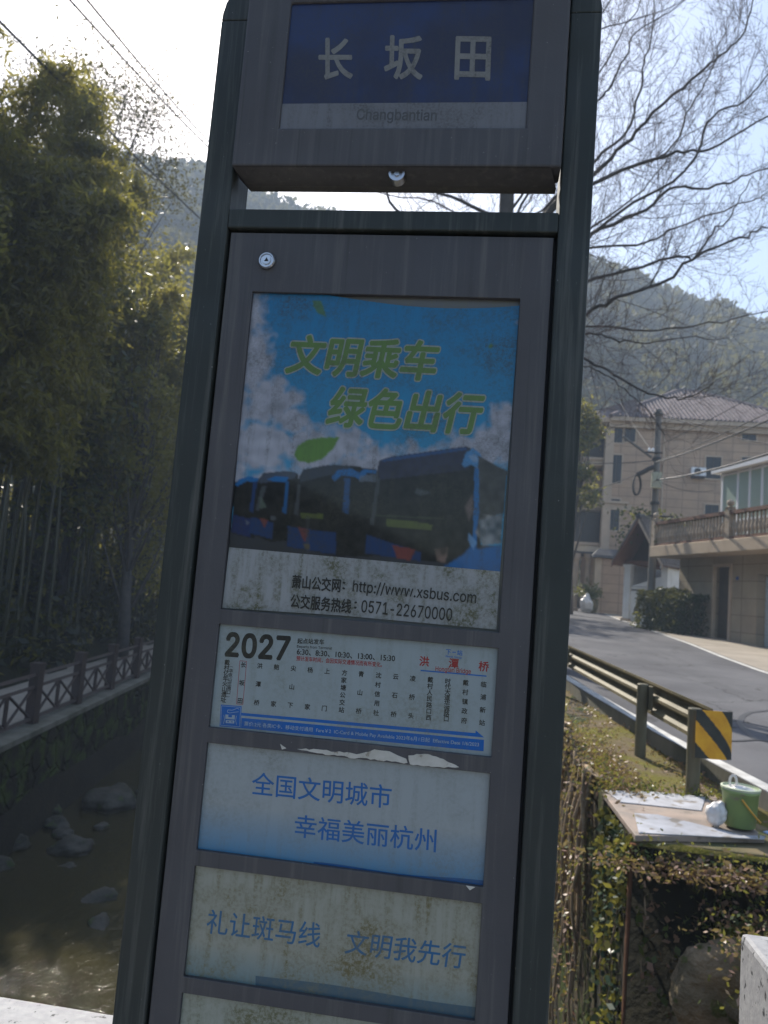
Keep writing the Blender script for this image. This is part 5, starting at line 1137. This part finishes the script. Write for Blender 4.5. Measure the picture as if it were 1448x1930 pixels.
# vines hanging down the near wall
for i in range(26):
    y = 5.45 + rb.random()*4.2; zt = gz_(y)+.08; ln = rb.uniform(.8, 2.9); x = 1.29 - rb.random()*.06
    o = thing('hanging_vine', (x, y, zt), 'dry brown vine hanging down the shaded bank wall below the guardrail', 'vine', 'vines on the near bank wall')
    k = MB(); pts = [(x+.03+.05*rb.random(), y+rb.uniform(-.22, .22), zt-.05)] + [(x-.02+.03*math.sin(j*1.3+i)-.05*min(1, j/3), y+.06*math.sin(j*.9+i*2), zt-.02-ln*j/9) for j in range(10)]
    k.tube(pts, [.012] + [.024-.0014*j for j in range(10)], M['vine'], 5); k.tube([(p_[0]+.03, p_[1]+.05, p_[2]) for p_ in pts[:8]], .007, M['vine'], 4); k.build('stem', o, smooth=True)
    P = np.concatenate([np.array(p_) + RNG.normal(size=(11, 3))*np.array([.05, .09, .09]) for p_ in pts]); np_mesh('foliage', leaves(P, .045, .5, .6), 4, [M['dryleaf'], M['weedleaf']], (RNG.random(len(P)) < .35).astype(int), parent=o)

# ================================================================== HILLS
prof_az = [(-75, .5), (-45, .48), (-33, .49), (-28.4, .505), (-23.5, .53), (-19, .50), (-14.8, .485), (-8, .47), (2, .455), (6.2, .445), (9, .425), (12.6, .392), (18.5, .342), (26, .27), (45, .2), (70, .15)]
R0_, R1_ = 62.0, 230.0
AZ = np.radians(np.arange(-75, 70.1, 1.0)); RR = np.concatenate([np.linspace(R0_, R1_, 26), np.linspace(240, 330, 6)])
def hz_at(az, r_):
    el = lerp(math.degrees(az), prof_az); top = 1.6 + el*R1_
    t = (r_-R0_)/(R1_-R0_); w_ = .6*math.sin(az*23+1)+.5*math.sin(az*51+r_*.03)+.35*math.sin(az*97)
    if t <= 1: return 1.0 + (top-1)*(t**1.08) + w_*5*min(1, t*2)*(1-.75*t)
    return top - (r_-R1_)*.35 + w_*1.2
hm = MB(); hm.mi(mat('forested_hill_soil', (.022, .028, .014), (.05, .05, .022), .05, .95))
hm.v = [(CAM[0]+r_*math.sin(a), CAM[1]+r_*math.cos(a), hz_at(a, r_)) for r_ in RR for a in AZ]; na = len(AZ)
hm.f = [(i*na+j, (i+1)*na+j, (i+1)*na+j+1, i*na+j+1) for i in range(len(RR)-1) for j in range(na-1)]; hm.m = [0]*len(hm.f)
hm.build('hills', kind='structure', smooth=True)
# far wood: thousands of crowns that read as one mass
nT = 3000; per = 62; az = np.radians(RNG.uniform(-36, 30, nT)); rr = R0_+2 + (R1_-R0_+6)*np.sqrt(RNG.random(nT))
hh = np.array([hz_at(a, r_) for a, r_ in zip(az, rr)])
cx_ = CAM[0]+rr*np.sin(az); cy_ = CAM[1]+rr*np.cos(az)
keep = ~((cx_ > 2) & (cx_ < 22) & (cy_ < 75)); cx_, cy_, hh, rr = cx_[keep], cy_[keep], hh[keep], rr[keep]; nT = len(cx_)
rad = RNG.uniform(2.0, 4.2, nT); D_ = RNG.normal(size=(nT, per, 3)); D_ /= np.linalg.norm(D_, axis=2)[:, :, None]; D_[:, :, 2] = np.abs(D_[:, :, 2])*1.1 - .25
P = np.stack([cx_, cy_, hh+rad*.45], 1)[:, None, :] + D_*rad[:, None, None]*RNG.uniform(.7, 1.05, (nT, per, 1))
P = P.reshape(-1, 3); Lf = leaves(P, .45+np.repeat(rr, per)*.0052, .8, .1)
tint = np.repeat((RNG.random(nT) < .13).astype(int), per)
yel = leafmat('hill_canopy_sunlit', (.08, .068, .03), (.14, .11, .05), .15, .06, .7, .1)  # pale crowns: yellow sunlight put into the leaf colour
o = np_mesh('forest', Lf, 4, [M['farleaf'], yel], tint); tag(o, 'mixed woodland covering the hills behind the houses', 'forest', kind='stuff')

# ================================================================== AIR, LIGHT, CAMERA
HZ = bpy.data.materials.new('thin_haze'); HZ.use_nodes = True; nt = HZ.node_tree
nt.nodes.remove(nt.nodes['Principled BSDF']); pvn = nt.nodes.new('ShaderNodeVolumePrincipled'); pvn.inputs['Color'].default_value = (.68, .82, 1, 1); pvn.inputs['Density'].default_value = .0019; pvn.inputs['Anisotropy'].default_value = .0
nt.links.new(pvn.outputs[0], nt.nodes['Material Output'].inputs['Volume'])
hzb = MB(); hzb.box((-420, -130, -5.0), (420, 440, 150), HZ); o = hzb.build('haze', kind='stuff'); o['label'] = 'thin bright haze over the valley'

SUN_AZ, SUN_EL = math.radians(-25), math.radians(41)
sd_ = Vector((math.sin(SUN_AZ)*math.cos(SUN_EL), math.cos(SUN_AZ)*math.cos(SUN_EL), math.sin(SUN_EL)))
sl = bpy.data.lights.new('sun', 'SUN'); sl.energy = 5.0; sl.angle = math.radians(.53); sl.color = (1, .93, .82)
so_ = bpy.data.objects.new('sun', sl); COL.objects.link(so_); so_.rotation_euler = sd_.to_track_quat('Z', 'Y').to_euler()
wd = bpy.data.worlds.new('World'); SC.world = wd; wd.use_nodes = True; nt = wd.node_tree
sk = nt.nodes.new('ShaderNodeTexSky'); sk.sky_type = 'NISHITA'; sk.sun_disc = False; sk.sun_elevation = SUN_EL; sk.sun_rotation = SUN_AZ; sk.air_density = 1.0; sk.dust_density = 1.3; sk.ozone_density = 1.0
nt.links.new(sk.outputs[0], nt.nodes['Background'].inputs[0]); nt.nodes['Background'].inputs[1].default_value = .12
cd = bpy.data.cameras.new('camera'); co = bpy.data.objects.new('camera', cd); COL.objects.link(co)
cd.sensor_fit = 'VERTICAL'; cd.sensor_height = 36; cd.sensor_width = 27; cd.lens = FPX/1930*36; cd.clip_start = .05; cd.clip_end = 2000
Rm = Matrix((_r, _u, -_f)).transposed(); co.matrix_world = Matrix.Translation(CAM) @ Rm.to_4x4()
cd.dof.use_dof = True; cd.dof.focus_distance = 1.42; cd.dof.aperture_fstop = 7.0; cd.dof.aperture_blades = 0
SC.camera = co
SC.view_settings.view_transform = 'Standard'; SC.view_settings.look = 'None'; SC.view_settings.gamma = 1; SC.view_settings.exposure = 1.08; SC.view_settings.use_curve_mapping = False
SC.cycles.use_denoising = True; SC.cycles.max_bounces = 8; SC.cycles.transparent_max_bounces = 8; SC.cycles.volume_bounces = 0
SC.cycles.sample_clamp_indirect = 6.0; SC.cycles.caustics_reflective = False; SC.cycles.caustics_refractive = False
